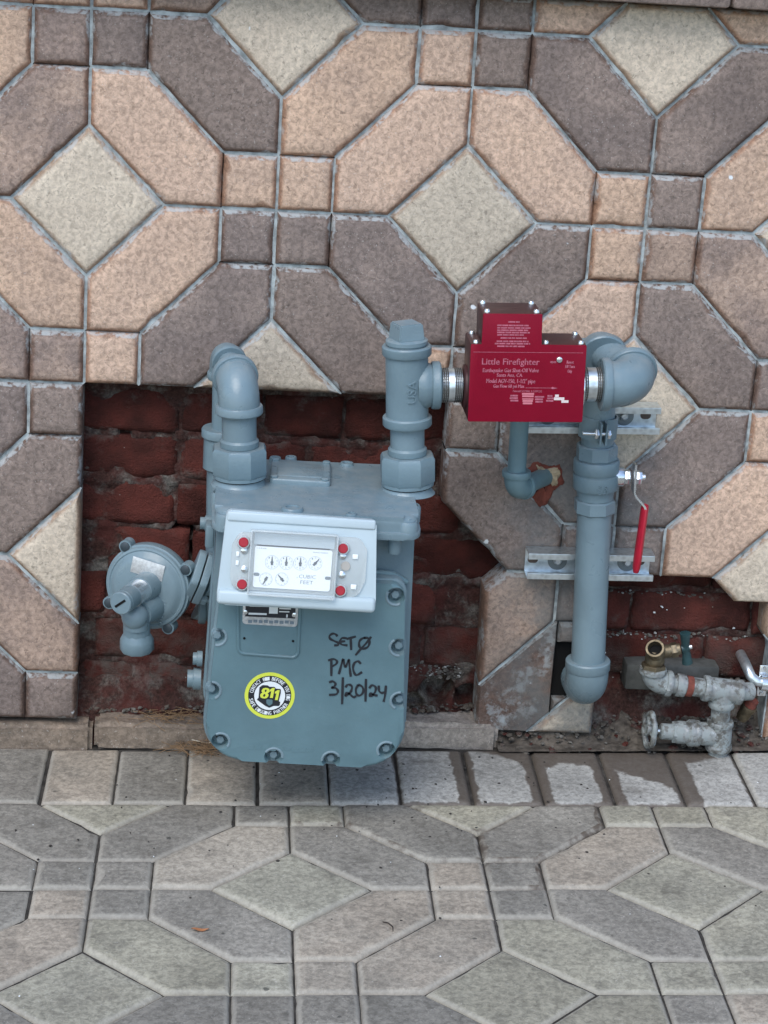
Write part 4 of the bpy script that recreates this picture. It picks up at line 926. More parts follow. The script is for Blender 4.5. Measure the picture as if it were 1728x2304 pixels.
dn = Vector((.024, 0, -1)).normalized()
m = MB(); m.lathe([(PB, .025), (PB, .135)], c2, dn, seg=32); m.build('drop_pipe', GREYC, out)
m = MB(); collar(m, c2+dn*.112, dn, .0325, .014); m.lathe([(.0290, .010), (.0300, .06), (PR, .065), (PR, .27)], c2+dn*.112, dn, seg=32); m.build('reducing_coupling', GREYC, out)
Le = c2+dn*.385
fat_elbow(out, Le, -dn, (-1, 0, .0), .0285, .028, .008, -.004)

# ---------------------------------------------------------------- regulator behind the meter's left side
n_ = Vector((-.33, -.94, .03)).normalized(); rc = Vector((.1050, -.110, -.541))
reg = empty('gas_regulator', 'round grey pressure regulator with capped vent hanging beside the meter against old brick', 'regulator', tuple(rc))
FR = frame(rc, (math.cos(R(19)), -math.sin(R(19)), -.09), n_)
m = MB(FR); m.lathe([(.050, -.030), (.060, -.022), (.0645, -.012), (.0645, -.004)], seg=44); m.build('case_back', GREYC, reg)
def lobes(m, z0, z1, R0=.0645, skip=()):
    m.lathe([(R0-.002, z0), (R0, z0+.0012), (R0, z1-.0015), (R0-.003, z1)], seg=48)
    for k in range(4):
        a = R(128-91*k); m.lathe([(.0095, z0-.010), (.0095, z1)], (.0675*math.cos(a), .0675*math.sin(a), 0), seg=20)
m = MB(FR); lobes(m, -.004, .004); m.build('case_flange', GREYP, reg)
m = MB(FR); m.lathe([(.0620, .004), (.0605, .0075), (.0575, .0085), (.0560, .0075), (.0535, .0085), (.050, .0135), (.042, .0160), (0.001, .0175)], seg=48); m.build('diaphragm_cover', GREYP, reg)
for k in range(4):
    a = R(128-91*k); m = MB(FR); m.lathe([(.0072, .0035), (.0072, .0056), (.0058, .0066)], (.0675*math.cos(a), .0675*math.sin(a), 0), seg=18); m.build('case_screw', simple('dark_screw', (.03, .045, .055), .5) if k == 0 else bpy.data.materials['dark_screw'], reg)
m = MB(FR); m.box((-.001, .0330, .0165), (.050, .0245, .0012), Matrix.Rotation(R(-4), 4, 'Z'), bev=.0003); m.build('data_plate', ALU, reg)
m = MB(FR)
for k in range(8): m.box((.034+.0006*k, -.002-.0048*k, .0158-.0002*k), (.010-.003*(k in (3, 6)), .0016, .0022), Matrix.Rotation(R(-14), 4, 'Z'), bev=.0004)
m.build('cast_letters', GREYP, reg)
# vent barrel aimed at the viewer, slightly left, with screwed end cap
vd = Vector((-.42, -.89, .0)).normalized(); vb = rc + Vector((.004, -.008, .008))
m = MB(); m.lathe([(.0215, 0), (.0205, .028), (.0185, .034)], vb, vd, seg=32); m.build('vent_barrel', GREYP, reg)
m = MB(); m.lathe([(.0176, .032), (.0176, .062)], vb, vd, seg=32); m.build('vent_sleeve', ZINC, reg)
m = MB(); m.lathe([(.0170, .060), (.0172, .088), (.0155, .0895)], vb, vd, seg=32); m.build('vent_neck', GREYC, reg)
m = MB(); m.lathe([(.0168, .0885), (.0168, .094), (.0155, .0955)], vb, vd, seg=32); cp = m.build('vent_cap', GREYP, reg)
Fc = frame(vb+vd*.0958, (1, 0, .75), vd); m = MB(Fc); m.box((0, 0, 0), (.020, .0035, .0008)); m.build('cap_slot', HOLE, cp, smooth=False)
# lower outlet: barrel, ball-shaped bend, spout with octagonal mouth
lb0 = rc + Vector((.010, -.004, -.024)); 
m = MB(); m.lathe([(.024, 0), (.022, .040), (.020, .050)], lb0, vd, seg=32); m.build('outlet_barrel', GREYC, reg)
lb1 = lb0+vd*.062
m = MB(); bmesh.ops.create_uvsphere(m.bm, u_segments=28, v_segments=18, radius=.0195, matrix=Matrix.Translation(lb1)); m.lathe([(.0180, 0), (.0172, .020)], lb1+Vector((.002, .004, 0)), (.03, .03, -1), seg=30); m.build('outlet_bend', GREYP, reg)
m = MB(); sp = lb1+Vector((.0025, .010, -.012)); m.lathe([(.0195, 0), (.0195, .024)], sp, (.04, .04, -1), seg=30)
m.lathe([(.0195, .018), (.0240, .026), (.0248, .032), (.0248, .043), (.0225, .046), (.0170, .046), (.0165, .035)], sp, (.04, .04, -1), seg=10, caps=False); m.build('outlet_mouth', GREYC, reg)
# connection to the right: stub and bolted flange pair leaning over
m = MB(); m.tube([rc+Vector((.045, .02, -.005)), (.175, -.112, -.523)], .019, 20); m.build('side_stub', GREYC, reg)
lean = Matrix.Translation((.1790, -.118, -.521)) @ Matrix.Rotation(R(17), 4, 'Y')
for k, dx in enumerate((-.0065, .0065)):
    m = MB(lean @ frame((0, 0, 0), (0, 1, 0), (1, 0, 0))); m.prism(roundpoly([(-.031, 0), (-.008, -.040), (.008, -.040), (.031, 0), (.008, .040), (-.008, .040)], .008, 4), Matrix.Identity(4), dx-.0055, dx+.0050, bev=.001, both=True); m.build('flange_plate', GREYP, reg)
for z in (-.029, .029):
    m = MB(lean); nut8(m, (0, -.003, z), (1, 0, 0), .0085, .011, .021, 6, .001); m.lathe([(.004, .019), (.004, .028)], (0, -.003, z), (1, 0, 0), seg=14); m.build('flange_bolt', GREYC, reg)
m = MB(); m.tube([(.186, -.115, -.523), (.215, -.105, -.528)], .026, 22); m.build('flange_neck', GREYC, reg)

# ---------------------------------------------------------------- red earthquake shut-off valve
VF = frame((.620, -.2150, -.183), (math.cos(.036), 0, math.sin(.036)), (0, -1, 0))
valve = empty('earthquake_valve', 'crimson boxy earthquake gas shut-off valve with pink lettering between two zinc nipples', 'valve', (.62, -.18, -.24))
m = MB(VF); m.box((0, 0, -.0345), (.1612, .1108, .069), bev=.0022); m.box((-.0243, .0760, -.0345), (.0822, .0450, .0686), bev=.0022); m.build('valve_case', MAROON, valve)
m = MB(VF); L_ = [(-.0804, -.0552), (.0804, -.0552), (.0804, .0552), (.0168, .0552), (.0168, .0984), (-.0654, .0984), (-.0654, .0552), (-.0804, .0552)]
m.prism(roundpoly(L_, [.002, .002, .002, 0, .002, .002, 0, .002], 2), Matrix.Identity(4), -.001, .0012, bev=.0005); fp = m.build('front_plate', REDP, valve)
VT = VF @ Matrix.Translation((0, 0, .0013))
m = MB()
big = {'Little Firefighter': .0128, 'Earthquake Gas Shut-Off Valve': .0080, 'Santa Ana, CA': .0070, 'Model AGV-150, 1-1/2" pipe': .0085, 'Gas Flow 60 psi Max': .0068, 'Patent# 5119841 & 5209252': .0042, 'open': .0055, 'Reset': .0062, '1/8 Turn': .0062, 'Only': .0062}
for s_, a, b in D['vtext']:
    F = VT @ Matrix.Translation((a[0], a[1], 0)) @ Matrix.Rotation(math.atan2(b[1]-a[1], b[0]-a[0])*.6, 4, 'Z'); bw = {'Little Firefighter': .00022, 'Patent# 5119841 & 5209252': .0001}.get(s_, .0003)
    write(m, F, s_, 0, b[0]-a[0], 0, big[s_], lift=.0002); write(m, F, s_, bw, b[0]-a[0]+bw, bw*.5, big[s_], lift=.00024); write(m, F, s_, -bw, b[0]-a[0]-bw, -bw*.5, big[s_], lift=.00028)
m.build('plate_lettering', PINK, fp, smooth=False)
m = MB(VT); a, b = D['varrow']; bar(m, Matrix.Identity(4), a[0], b[0]-.006, a[1]-.0002, .0007, .0002); m.prism([(b[0]-.007, a[1]-.0015), (b[0], a[1]), (b[0]-.007, a[1]+.0018), (b[0]-.0095, a[1]+.0002)], Matrix.Identity(4), 0, .0003)
a, b = D['vline']; bar(m, Matrix.Identity(4), a[0]+.003, b[0]-.003, a[1], .0006, .00015)
lv = D['vlogo']; rr = random.Random(4)
for (x, y), hw_ in zip(lv[:4], (.008, .0, .007, .0055)):
    for k in range(3):
        if hw_: bar(m, Matrix.Identity(4), x-hw_*rr.uniform(.6, 1), x+hw_*rr.uniform(.6, 1), y+.003-.0035*k, .0024, .0002)
m.build('plate_marks', PINK, fp, smooth=False)
m = MB(VT); x, y = lv[1]
for k, hw_ in enumerate((.0085, .0080, .0078, .0072, .0066)): bar(m, Matrix.Identity(4), x-hw_, x+hw_, y+.0058-.0034*k, .0027 if k != 2 else .0016, .0002)
m.build('plate_marks', simple('rosy_print', (.58, .18, .22), .6), fp, smooth=False)
m = MB(VT); x, y = lv[4]; bar(m, Matrix.Identity(4), x-.0088, x-.0035, y+.0030, .0035, .0002); bar(m, Matrix.Identity(4), x-.0100, x+.0045, y-.0015, .0040, .0002); bar(m, Matrix.Identity(4), x+.0005, x+.0105, y-.0052, .0036, .0002); m.build('plate_marks', PINKL, fp, smooth=False)
m = MB(VT)
for a, b in D['vlines']:
    x = a[0]; first = True
    while x < b[0]-.0015:
        l = min(rr.uniform(.004, .011), b[0]-x); bar(m, Matrix.Identity(4), x, x+l, a[1]-.0011, .0023 if a[0] > -.0401 and False else .0021, .0002); x += l+.0009
m.build('warning_print', PINK, fp, smooth=False)
x, y = D['vscrew']; m = MB(VT); m.lathe([(.0042, 0), (.0040, .0018), (.0030, .0024)], (x, y, 0), seg=20); m.build('reset_screw', ZINC, valve)
for x, y, z in ((-.0725, .0555, -.008), (-.0725, .0555, -.060), (.0245, .0555, -.008), (.0735, .0555, -.008), (.0735, .0555, -.060), (-.0590, .0990, -.008), (-.0590, .0990, -.060), (.0095, .0990, -.008), (.0095, .0990, -.060)):
    m = MB(VF); m.lathe([(.0042, -.001), (.0042, .0022), (.0030, .0040)], (x, y, z), (0, 1, 0), seg=18); m.build('case_screw', ZINC, valve)
for sgn in (-1, 1):
    m = MB(VF); m.lathe([(.0310, 0), (.0310, .004), (.0285, .0055)], (sgn*.0795, -.0155, -.0395), (sgn, 0, 0), seg=32); m.build('valve_port', ZINC if sgn > 0 else bpy.data.materials['dark_maroon_paint'], valve)

# ---------------------------------------------------------------- swing elbows from valve to riser
e2 = Vector((.7805, -.175, -.1885)); bl = Vector((-1, 0, -.036)).normalized(); e1 = Vector((.7445, -.066, -.1590))
sw = empty('riser_top_elbows', 'grey double elbow joining the riser to the red valve\'s right-hand nipple', 'pipe fitting', tuple(e1))
f12 = (e1-e2).normalized(); bp = (f12 - bl*f12.dot(bl)).normalized()
m = MB(); m.lathe([(PR, 0), (PR, .075)], e2+bl*.105, -bl, seg=36); m.build('nipple', GALV, sw)
m = MB()
for k in range(3): m.lathe([(PR*1.0, 0), (PR*1.025, .0012), (PR*1.0, .0024)], e2+bl*(.0500+.0026*k), bl, seg=32)
for k in range(3): m.lathe([(PR*1.0, 0), (PR*1.025, .0012), (PR*1.0, .0024)], e2+bl*(.0700+.0026*k), bl, seg=32)
m.build('pipe_thread', THREAD, sw)
fat_elbow(sw, e2, bl, bp, .0330, .0335, .006, .000, mat=GREYP)
m = MB(); m.tube([e2+bp*.035, e1-bp*.02], PR*1.06, 30); m.lathe([(.0275, 0), (.0290, .004), (.0275, .008)], e2+bp*.050, bp, seg=32); m.build('nipple', GREYP, sw)
rd = Vector((.0575, 0, -1)).normalized()
m = MB(); m.elbow(e1, rd, -bp, .0310, .033, 12, 32, .012, .006); collar(m, e1-bp*.028, -bp, .0360, .013); collar(m, e1+rd*.043, rd, .0350, .013); m.build('elbow', GREYC, sw)
m = MB(); m.lathe([(.016, .0), (.0155, .036)], e1+Vector((-.006, -.004, -.006)), (-1, 0, -.04), seg=26); m.lathe([(.0205, .036), (.0205, .048)], e1+Vector((-.006, -.004, -.006)), (-1, 0, -.04), seg=26); m.build('side_outlet', GREYC, sw)

# ---------------------------------------------------------------- riser, ball valve, clamp
rt = Vector((.7572, -.062, -.3115))
def rz(z): return Vector((.7572+(-.3115-z)*.0535, -.062, z))
rid = (rz(-.7)-rz(-.3)).normalized()
riser = empty('gas_riser', 'thick grey vertical gas pipe on the wall with rounded elbow turning in at its foot', 'pipe', tuple(rz(-.735)))
m = MB(); m.lathe([(.0258, 0), (.0258, .262)], rz(-.409), rid, seg=40); m.build('riser_pipe', GREYP, riser)
m = MB(); m.lathe([(PR, 0), (PR, .13)], rz(-.190), rid, seg=36); m.build('riser_pipe', GREYP, riser)
m = MB(); m.elbow(rz(-.7035), -rid, (0, 1, -.04), .0322, .0315, 14, 36, .003, .02); collar(m, rz(-.7035)-rid*.0335, -rid, .0342, .0165)
m.build('foot_elbow', GREYP, riser)
bv = empty('ball_valve', 'grey two-piece ball valve in the riser with red vinyl lever', 'valve', tuple(rz(-.42)))
m = MB(); nut8(m, rz(-.3105), rid, .0312, 0, .0235, 8, .0022); m.build('valve_end', GREYP, bv)
m = MB(); m.lathe([(.0285, .0), (.0330, .001), (.0342, .003), (.0342, .0190), (.0335, .0200), (.0318, .0205), (.0318, .0230), (.0340, .0238), (.0342, .0250), (.0342, .0440), (.0330, .0460), (.0290, .0475), (.0272, .056), (.0272, .062)], rz(-.333), rid, seg=40); vbdy = m.build('valve_body', GREYC, bv)
m = MB(); nut8(m, rz(-.3955), rid, .0312, 0, .0215, 8, .0022); m.lathe([(.0268, .020), (.0262, .026)], rz(-.3955), rid, seg=34); m.build('valve_end', GREYP, bv)
m = MB(); FU = frame(rz(-.372)+Vector((.003, -.0338, 0)), (0, 0, 1), (0.05, -1, 0)); write(m, FU, 'GAS', -.007, .007, .000, .008, lift=.0002, ext=.0022); write(m, FU, '250', -.007, .007, -.009, .008, lift=.0002, ext=.0022); m.build('cast_letters', GREYP, bv, smooth=False)
s0 = rz(-.3600); sdv = Vector((1, -.05, .02)).normalized()
m = MB(); m.lathe([(.0150, .028), (.0150, .040), (.0135, .042)], s0, sdv, seg=26); nut8(m, s0, sdv, .0110, .041, .051, 6, .001); m.build('stem_gland', ZINC, bv)
m = MB(); nut8(m, s0, sdv, .0105, .058, .068, 6, .001); m.lathe([(.0055, .066), (.0055, .073)], s0, sdv, seg=16); m.build('stem_nut', ZINC, bv)
# lever: zinc strap, cranked outward, vinyl grip
def strap(m, path, w_, t_, ydir=(0, 1, 0)):
    P = [Vector(p) for p in path]; Y_ = Vector(ydir); n = len(P); rs = []
    for i, p in enumerate(P):
        d = (P[min(i+1, n-1)]-P[max(i-1, 0)]).normalized(); q = d.cross(Y_).normalized(); rs.append([m._v(p+Y_*w_/2*a+q*t_/2*b_) for a, b_ in ((-1, -1), (1, -1), (1, 1), (-1, 1))])
    for a, b_ in zip(rs, rs[1:]):
        for k in range(4): m.bm.faces.new((a[k], a[(k+1) % 4], b_[(k+1) % 4], b_[k]))
    m.bm.faces.new(rs[0][::-1]); m.bm.faces.new(rs[-1]); return m
hx = s0.x+.0545
m = MB(); strap(m, [(hx-.001, -.075, -.334), (hx, -.0752, -.352), (hx+.001, -.0755, -.377), (hx+.004, -.076, -.3835), (hx+.0175, -.078, -.397), (hx+.0200, -.079, -.403)], .022, .0030); m.build('lever', ZINC, bv)
gx = hx+.0190
m = MB(); g = []
for t, ww, tt_ in ((0, .0085, .0052), (.006, .0110, .0056), (.05, .0115, .0058), (.085, .0120, .0060), (.098, .0105, .0056), (.1055, .006, .004)):
    c = Vector((gx-.0035*t/.1+.001, -.080-.010*t, -.3975-t)); g.append([m._v(c+Vector((tt_*math.cos(a), ww*math.sin(a), 0))) for a in [2*math.pi*k/14 for k in range(14)]])
for a, b_ in zip(g, g[1:]):
    for k in range(14): m.bm.faces.new((a[k], a[(k+1) % 14], b_[(k+1) % 14], b_[k]))
m.bm.faces.new(g[0][::-1]); m.bm.faces.new(g[-1]); m.build('lever_grip', REDG, bv)
# strut clamp round the pipe, ears to the front
cl = empty('pipe_clamp', 'grey strut clamp with forward-facing bolted ears just below the red valve', 'pipe clamp', tuple(rz(-.30)))
for sg in (-1, 1):
    m = MB(); c = rz(-.283); P = [];
    for k in range(12):
        a = -math.pi/2+sg*(R(9)+R(150)*k/11); P.append(c+Vector((.0272*math.cos(a), .0272*math.sin(a), 0)))
    P = [c+Vector((sg*.0042+.0, -.0500, 0)), c+Vector((sg*.0040, -.036, 0))]+P
    strap(m, P, .032, .0024, (0, 0, 1)); m.build('clamp_half', GREYP if sg < 0 else GREYC, cl)
c = rz(-.283)+Vector((0, -.0425, 0)); m = MB(); m.lathe([(.0032, -.030), (.0032, .012)], c, (1, 0, 0), seg=14); nut8(m, c, (-1, 0, 0), .0078, .0060, .0125, 6, .0008); nut8(m, c, (1, 0, 0), .0072, .0060, .0105, 6, .0008); m.build('clamp_bolt', ZINC, cl)

# strut channels
def strut(label, x0, z0, x1, z1, screws, dep=.036, hgt=.0412):
    """open channel: web on the wall, flanges with inturned lips facing out"""
    a, b_ = Vector((x0, 0, z0)), Vector((x1, 0, z1)); X_ = (b_-a).normalized(); l = (b_-a).length
    F = frame((x0, -.0015, z0), X_, (0, -1, 0)); o = empty('strut_channel', label, 'metal channel', (x0, 0, z0-hgt/2), group='galvanised strut channels behind the riser')
    t = .0024; H = hgt/2
    prof = [(-H, 0), (H, 0), (H, dep), (H-.0095, dep), (H-.0095, dep-.0068), (H-.0095+t, dep-.0068), (H-.0095+t, dep-t), (H-t, dep-t), (H-t, t), (-H+t, t), (-H+t, dep-t), (-H+.0095-t, dep-t), (-H+.0095-t, dep-.0068), (-H+.0095, dep-.0068), (-H+.0095, dep), (-H, dep)]
    m = MB(F @ Matrix(((0, 0, 1, 0), (1, 0, 0, 0), (0, 1, 0, 0), (0, 0, 0, 1)))); b = bmesh.new(); n = len(prof)
    lo = [b.verts.new((p, q, 0)) for p, q in prof]; hi = [b.verts.new((p, q, l)) for p, q in prof]; b.faces.new(lo[::-1]); b.faces.new(hi)
    for k in range(n): b.faces.new((lo[k], lo[(k+1) % n], hi[(k+1) % n], hi[k]))
    bmesh.ops.bevel(b, geom=[e for e in b.edges if abs(e.verts[0].co.z-e.verts[1].co.z) > l*.5], offset=.0008, segments=2, affect='EDGES'); m.merge(b, None); m.build('channel', GALV, o)
    for sx_ in screws:
        m = MB(F); m.lathe([(.0150, t), (.0150, t+.0018), (.006, t+.0022)], (sx_, -.001, 0), seg=28); w1 = m.build('washer', WASH, o)
        m = MB(F); m.lathe([(.0065, t+.0018), (.0062, t+.005), (.0040, t+.0075)], (sx_, -.001, 0), seg=18); s1 = m.build('anchor_screw', ALU, o)
    for sx_ in (l-.014, .014):
        m = MB(F); m.prism(roundpoly([(sx_-.010, -.006), (sx_+.006, -.006), (sx_+.006, .006), (sx_-.010, .006)], .0055, 4), Matrix.Identity(4), t+.0001, t+.0004); m.build('slot', simple('slot_shadow_brown', (.10, .075, .06), .9), o, smooth=False)
    return o
strut('upper galvanised strut channel, partly hidden behind the red valve', .6545, -.2855, .8535, -.2795, (.150, .035))
strut('lower galvanised strut channel crossing behind the riser below the lever', .6745, -.5155, .8680, -.5125, (.050, .158))

# small branch pipe into the wall
brn = empty('branch_pipe', 'thin grey branch pipe dropping behind the red valve and turning into a broken hole', 'pipe', (.64, -.065, -.38))
bt, bb = Vector((.6360, -.066, -.1875)), Vector((.6405, -.066, -.3850))
m = MB(); m.lathe([(.0138, 0), (.0138, (bb-bt).length-.012)], bt, bb-bt, seg=28); m.build('branch_drop', GREYD, brn)
m = MB(); m.tube([bt, (.700, -.068, -.184)], .0138, 24); m.build('branch_arm', GREYD, brn)
m = MB(); m.elbow(bt, (0, 0, -1), (1, 0, .02), .0172, .018, 8, 24, .004, .004); m.build('elbow', GREYD, brn)
ex = Vector((.62, .76, .03)).normalized(); dd_ = (bt-bb).normalized(); ex = (ex-dd_*ex.dot(dd_)).normalized()
m = MB(); m.elbow(bb, dd_, ex, .0178, .0185, 10, 28, .006, .004); collar(m, bb+dd_*.020, dd_, .0215, .010); collar(m, bb+ex*.019, ex, .0205, .009); m.build('elbow', GREYD, brn)
m = MB(); m.lathe([(.0138, .02), (.0138, .11)], bb, ex, seg=28); m.build('branch_stub', GREYD, brn)

# ---------------------------------------------------------------- garden tap and galvanised water pipes at lower right
yw = -.036; q = .0170
V3 = lambda x, z, y=yw: Vector((x, y, z))
tap = empty('hose_tap', 'dull brass hose tap tilted up with green handle, on crusted pipe', 'tap', (.884, yw, -.68))
m = MB(); td = Vector((-.28, -.62, .62)).normalized(); t0 = V3(.8870, -.6530)
m.lathe([(.0120, -.008), (.0135, .000), (.0128, .006), (.0145, .009), (.0145, .012), (.0132, .014), (.0150, .016), (.0152, .024), (.0142, .026), (.0112, .026), (.0105, .012)], t0, td, seg=28, caps=False); m.build('spout', BRASS, tap)
m = MB(); m.lathe([(.0106, .0125), (.0104, .0130)], t0, td, seg=24); m.build('spout_bore', HOLE, tap)
m = MB(); m.lathe([(.0125, 0), (.0155, .006), (.0150, .016), (.0110, .024)], V3(.8850, -.6700), (0, -.0, 1), seg=26); nut8(m, V3(.8840, -.6770), (0, 0, 1), .0195, 0, .0085, 6, .001); m.build('tap_body', BRASS, tap)
m = MB(); m.tube([V3(.8880, -.650), V3(.905, -.645, -.040), V3(.922, -.639, -.043)], [.0105, .0105, .0085], 16); nut8(m, V3(.908, -.644, -.040), (1, -.1, .3), .0120, 0, .010, 6, .001); m.build('tap_bonnet', BRASS, tap)
m = MB()
hc = V3(.9285, -.6365, -.046)
m.tube([hc+Vector((-.004, -.004, .026)), hc+Vector((-.0025, -.003, .015)), hc, hc+Vector((.0040, .002, -.015)), hc+Vector((.0065, .003, -.026))], [.0085, .0070, .0060, .0070, .0085], 16); m.lathe([(.0065, -.006), (.0065, .006)], hc, (1, -.1, .3), seg=16); m.build('tap_handle', DGREEN, tap)
m = MB(); m.lathe([(.0040, .005), (.0035, .010)], hc, (1, -.1, .3), seg=12); m.build('handle_screw', ZINC, tap)
wp = empty('water_pipe', 'crusted white-grey galvanised water pipe run with tees below the hose tap', 'water pipe', (1.0, yw, -.84))
m = MB(); m.elbow(V3(.8840, -.6975), (0, 0, 1), (1, 0, -.12), .0180, .018, 9, 26, .002, .004); collar(m, V3(.8840, -.6840), (0, 0, 1), .0215, .009); collar(m, V3(.9055, -.7003), (1, 0, -.12), .0210, .009); m.build('elbow', GALVD, wp)
m = MB(); m.tube([V3(.905, -.7000), V3(.985, -.7085)], .0150, 24); m.lathe([(.0178, 0), (.0185, .004), (.0178, .014)], V3(.922, -.7020), (1, 0, -.1), seg=26); m.build('pipe_run', GALVD, wp)
m = MB(); m.tube([V3(.938, -.7035), V3(.948, -.7047)], .0164, 20); m.build('rust_band', simple('rust', (.17, .045, .03), .9, nz=90, amp=.4), wp)
m = MB(); m.tube([V3(.968, -.7065), V3(1.024, -.7115)], .0185, 26); m.tube([V3(.9965, -.705), V3(.9985, -.735)], .0180, 26); collar(m, V3(.966, -.7063), (1, 0, -.1), .0205, .010); collar(m, V3(1.018, -.711), (1, 0, -.1), .0200, .010); collar(m, V3(.998, -.727), (.05, 0, -1), .0203, .010); m.build('pipe_tee', GALVD, wp)
m = MB(); m.tube([V3(1.02, -.711), V3(1.045, -.713, -.028)], .0142, 22); m.tube([V3(.998, -.73), V3(1.0003, -.785)], .0150, 22); m.build('pipe_run', GALVD, wp)
m = MB(); m.tube([V3(1.0003, -.764), V3(1.0020, -.806)], .0190, 26); m.tube([V3(1.002, -.785), V3(.965, -.7835)], .0185, 26); collar(m, V3(1.000, -.760), (0, 0, -1), .0208, .009); collar(m, V3(.968, -.7836), (-1, 0, 0), .0210, .010); collar(m, V3(1.0015, -.800), (0, 0, -1), .0208, .010); m.build('pipe_tee', GALVD, wp)
m = MB(); m.tube([V3(1.002, -.80), V3(1.003, -.86)], .0150, 22); m.build('pipe_run', GALVD, wp)
gv = empty('gate_valve', 'crusted galvanised gate valve with edge-on wheel at the foot of the wall', 'valve', (.93, yw, -.80))
m = MB(); m.lathe([(.0215, 0), (.0215, .008), (.0180, .012), (.0180, .026), (.0150, .032), (.0128, .036), (.0128, .052), (.0105, .054)], V3(.9600, -.7832), (-1, 0, .03), seg=26); nut8(m, V3(.935, -.7826), (-1, 0, .03), .0168, 0, .010, 6, .001); m.build('valve_body', GALVD, gv)
m = MB(); m.tube([V3(.908, -.7815), V3(.888, -.7805)], .0045, 12); m.build('valve_stem', ZINC, gv)
m = MB(); wc = V3(.889, -.7795); ax_ = Vector((-1, -.10, .05)).normalized(); Fq = frame(wc, (0, 0, 1), ax_)
P = [Fq @ Vector(((.0255+.0018*math.cos(6*2*math.pi*k/48))*math.cos(2*math.pi*k/48), (.0255+.0018*math.cos(6*2*math.pi*k/48))*math.sin(2*math.pi*k/48), 0)) for k in range(49)]
m.tube(P, .0046, 10)
for k in range(3): a = math.pi*2*k/3+.4; m.tube([wc, Fq @ Vector((.025*math.cos(a), .029*math.sin(a), 0))], .0034, 8)
m.lathe([(.0085, -.005), (.0085, .005)], wc, ax_, seg=16); m.build('hand_wheel', GALVD, gv)
cdt = empty('conduit_pipe', 'thin galvanised conduit with bend and two-hole strap at the wall\'s right end', 'conduit', (1.07, -.02, -.70))
m = MB(); m.tube([(1.0400, .040, -.678), (1.0400, .010, -.680), (1.0410, -.010, -.684), (1.0450, -.018, -.6925), (1.053, -.021, -.6985), (1.068, -.022, -.7012), (1.32, -.022, -.7050)], .0080, 20); m.build('conduit', GALV, cdt)
m = MB(); m.box((1.0665, -.0105, -.7015), (.0145, .0020, .052), bev=.0008); m.tube([(1.0600, -.0232, -.7005), (1.0735, -.0232, -.7015)], .0118, 20); m.build('pipe_strap', ZINC, cdt)
for z in (-.6800, -.7235): m = MB(frame((1.0665, -.0118, z))); m.lathe([(.0036, 0), (.0030, .0018)], seg=14); m.build('strap_screw', ZINC, cdt)
bs = empty('brass_stub', 'short broken brass stub with rusty top below the conduit strap', 'pipe stub', (1.045, -.02, -.76))
m = MB(); m.lathe([(.0090, 0), (.0110, .008), (.0110, .018), (.0125, .020), (.0125, .028)], (1.0400, -.010, -.768), (.35, -.25, 1), seg=20); m.build('stub_body', BRASS, bs)
m = MB(); m.lathe([(.0100, .026), (.0095, .040)], (1.0400, -.010, -.768), (.35, -.25, 1), seg=16); m.build('stub_top', bpy.data.materials['rust'], bs)

# ---------------------------------------------------------------- small litter
def chips(name, mat, spots, seed, n, s0_, s1_):
    rr_ = random.Random(seed); M = MB()
    for _ in range(n):
        p = spots(rr_); s_ = rr_.uniform(s0_, s1_); b = bmesh.new(); bmesh.ops.create_icosphere(b, subdivisions=1, radius=s_)
        for v in b.verts: v.co = Vector((v.co.x*rr_.uniform(.6, 1.5), v.co.y*rr_.uniform(.6, 1.4), v.co.z*rr_.uniform(.35, .8)))
        M.merge(b, Matrix.Translation(p) @ Matrix.Rotation(rr_.uniform(0, 6), 4, 'Z') @ Matrix.Rotation(rr_.uniform(-.5, .5), 4, 'X'))
    o = M.build(name, mat, None, smooth=False); o['kind'] = 'stuff'; return o
def foot(rr_):
    x = rr_.uniform(-.02, 1.1); y = rr_.uniform(-.030, .045) if rr_.random() < .5 else rr_.uniform(0, .045); return Vector((x, y if x > .66 else rr_.uniform(.03, .055), (-.8405+.0323*(x-.05) + (y+.01)*.45) if x > .66 else -.806+.0323*(x-.02)+rr_.uniform(0, .006)))
def onpave(rr_):
    return FPm @ Vector((rr_.uniform(-.5, .8), rr_.uniform(-.35, .44)**1, .0006))
chips('wall_foot_rubble', CRUMB, foot, 1, 420, .0010, .0046)
chips('brick_crumbs', BRICK, foot, 2, 150, .0015, .0075)
chips('dark_crumbs', DIRT, foot, 12, 300, .0015, .0065)
def crustspots(r_):
    # broken mortar clinging to the brick: along bed joints at right, and around the crumbled hole right of the meter
    t = r_.random()
    if t < .30: x = r_.uniform(.80, 1.055); return Vector((x, .0555, -.6575+.003*math.sin(x*60)+r_.gauss(0, .0028)))
    if t < .42: x = r_.uniform(.80, 1.055); return Vector((x, .0555, -.730+.004*math.sin(x*45)+r_.gauss(0, .004)))
    if t < .52: x = r_.uniform(.80, .98); return Vector((x, .0555, -.584-.02*(x-.8)+r_.gauss(0, .0018)))
    return Vector((r_.uniform(.50, .60), .0575, -.7325+r_.gauss(0, .006)))
chips('mortar_crust', CRUMB, crustspots, 31, 260, .0010, .0042)
chips('mortar_crust_pale', simple('pale_crust', (.36, .36, .34), .95, nz=70, amp=.3), lambda r_: crustspots(r_)+Vector((0, -.001, .001)), 32, 60, .0008, .0028)
chips('pale_grit', WHT, lambda r_: FPm @ Vector((r_.uniform(-.5, .8), r_.uniform(-.33, .44), .0004)), 3, 26, .0006, .0013)
chips('dark_grit', simple('dark_leaf_litter', (.03, .026, .022), .9), lambda r_: FPm @ Vector((r_.gauss(.12, .25), r_.gauss(.24, .16), .0004)), 8, 110, .0010, .0026)
chips('wall_chips', WHT, lambda r_: Vector((r_.uniform(.81, 1.06), .050, r_.uniform(-.72, -.60))), 9, 13, .0012, .0028)
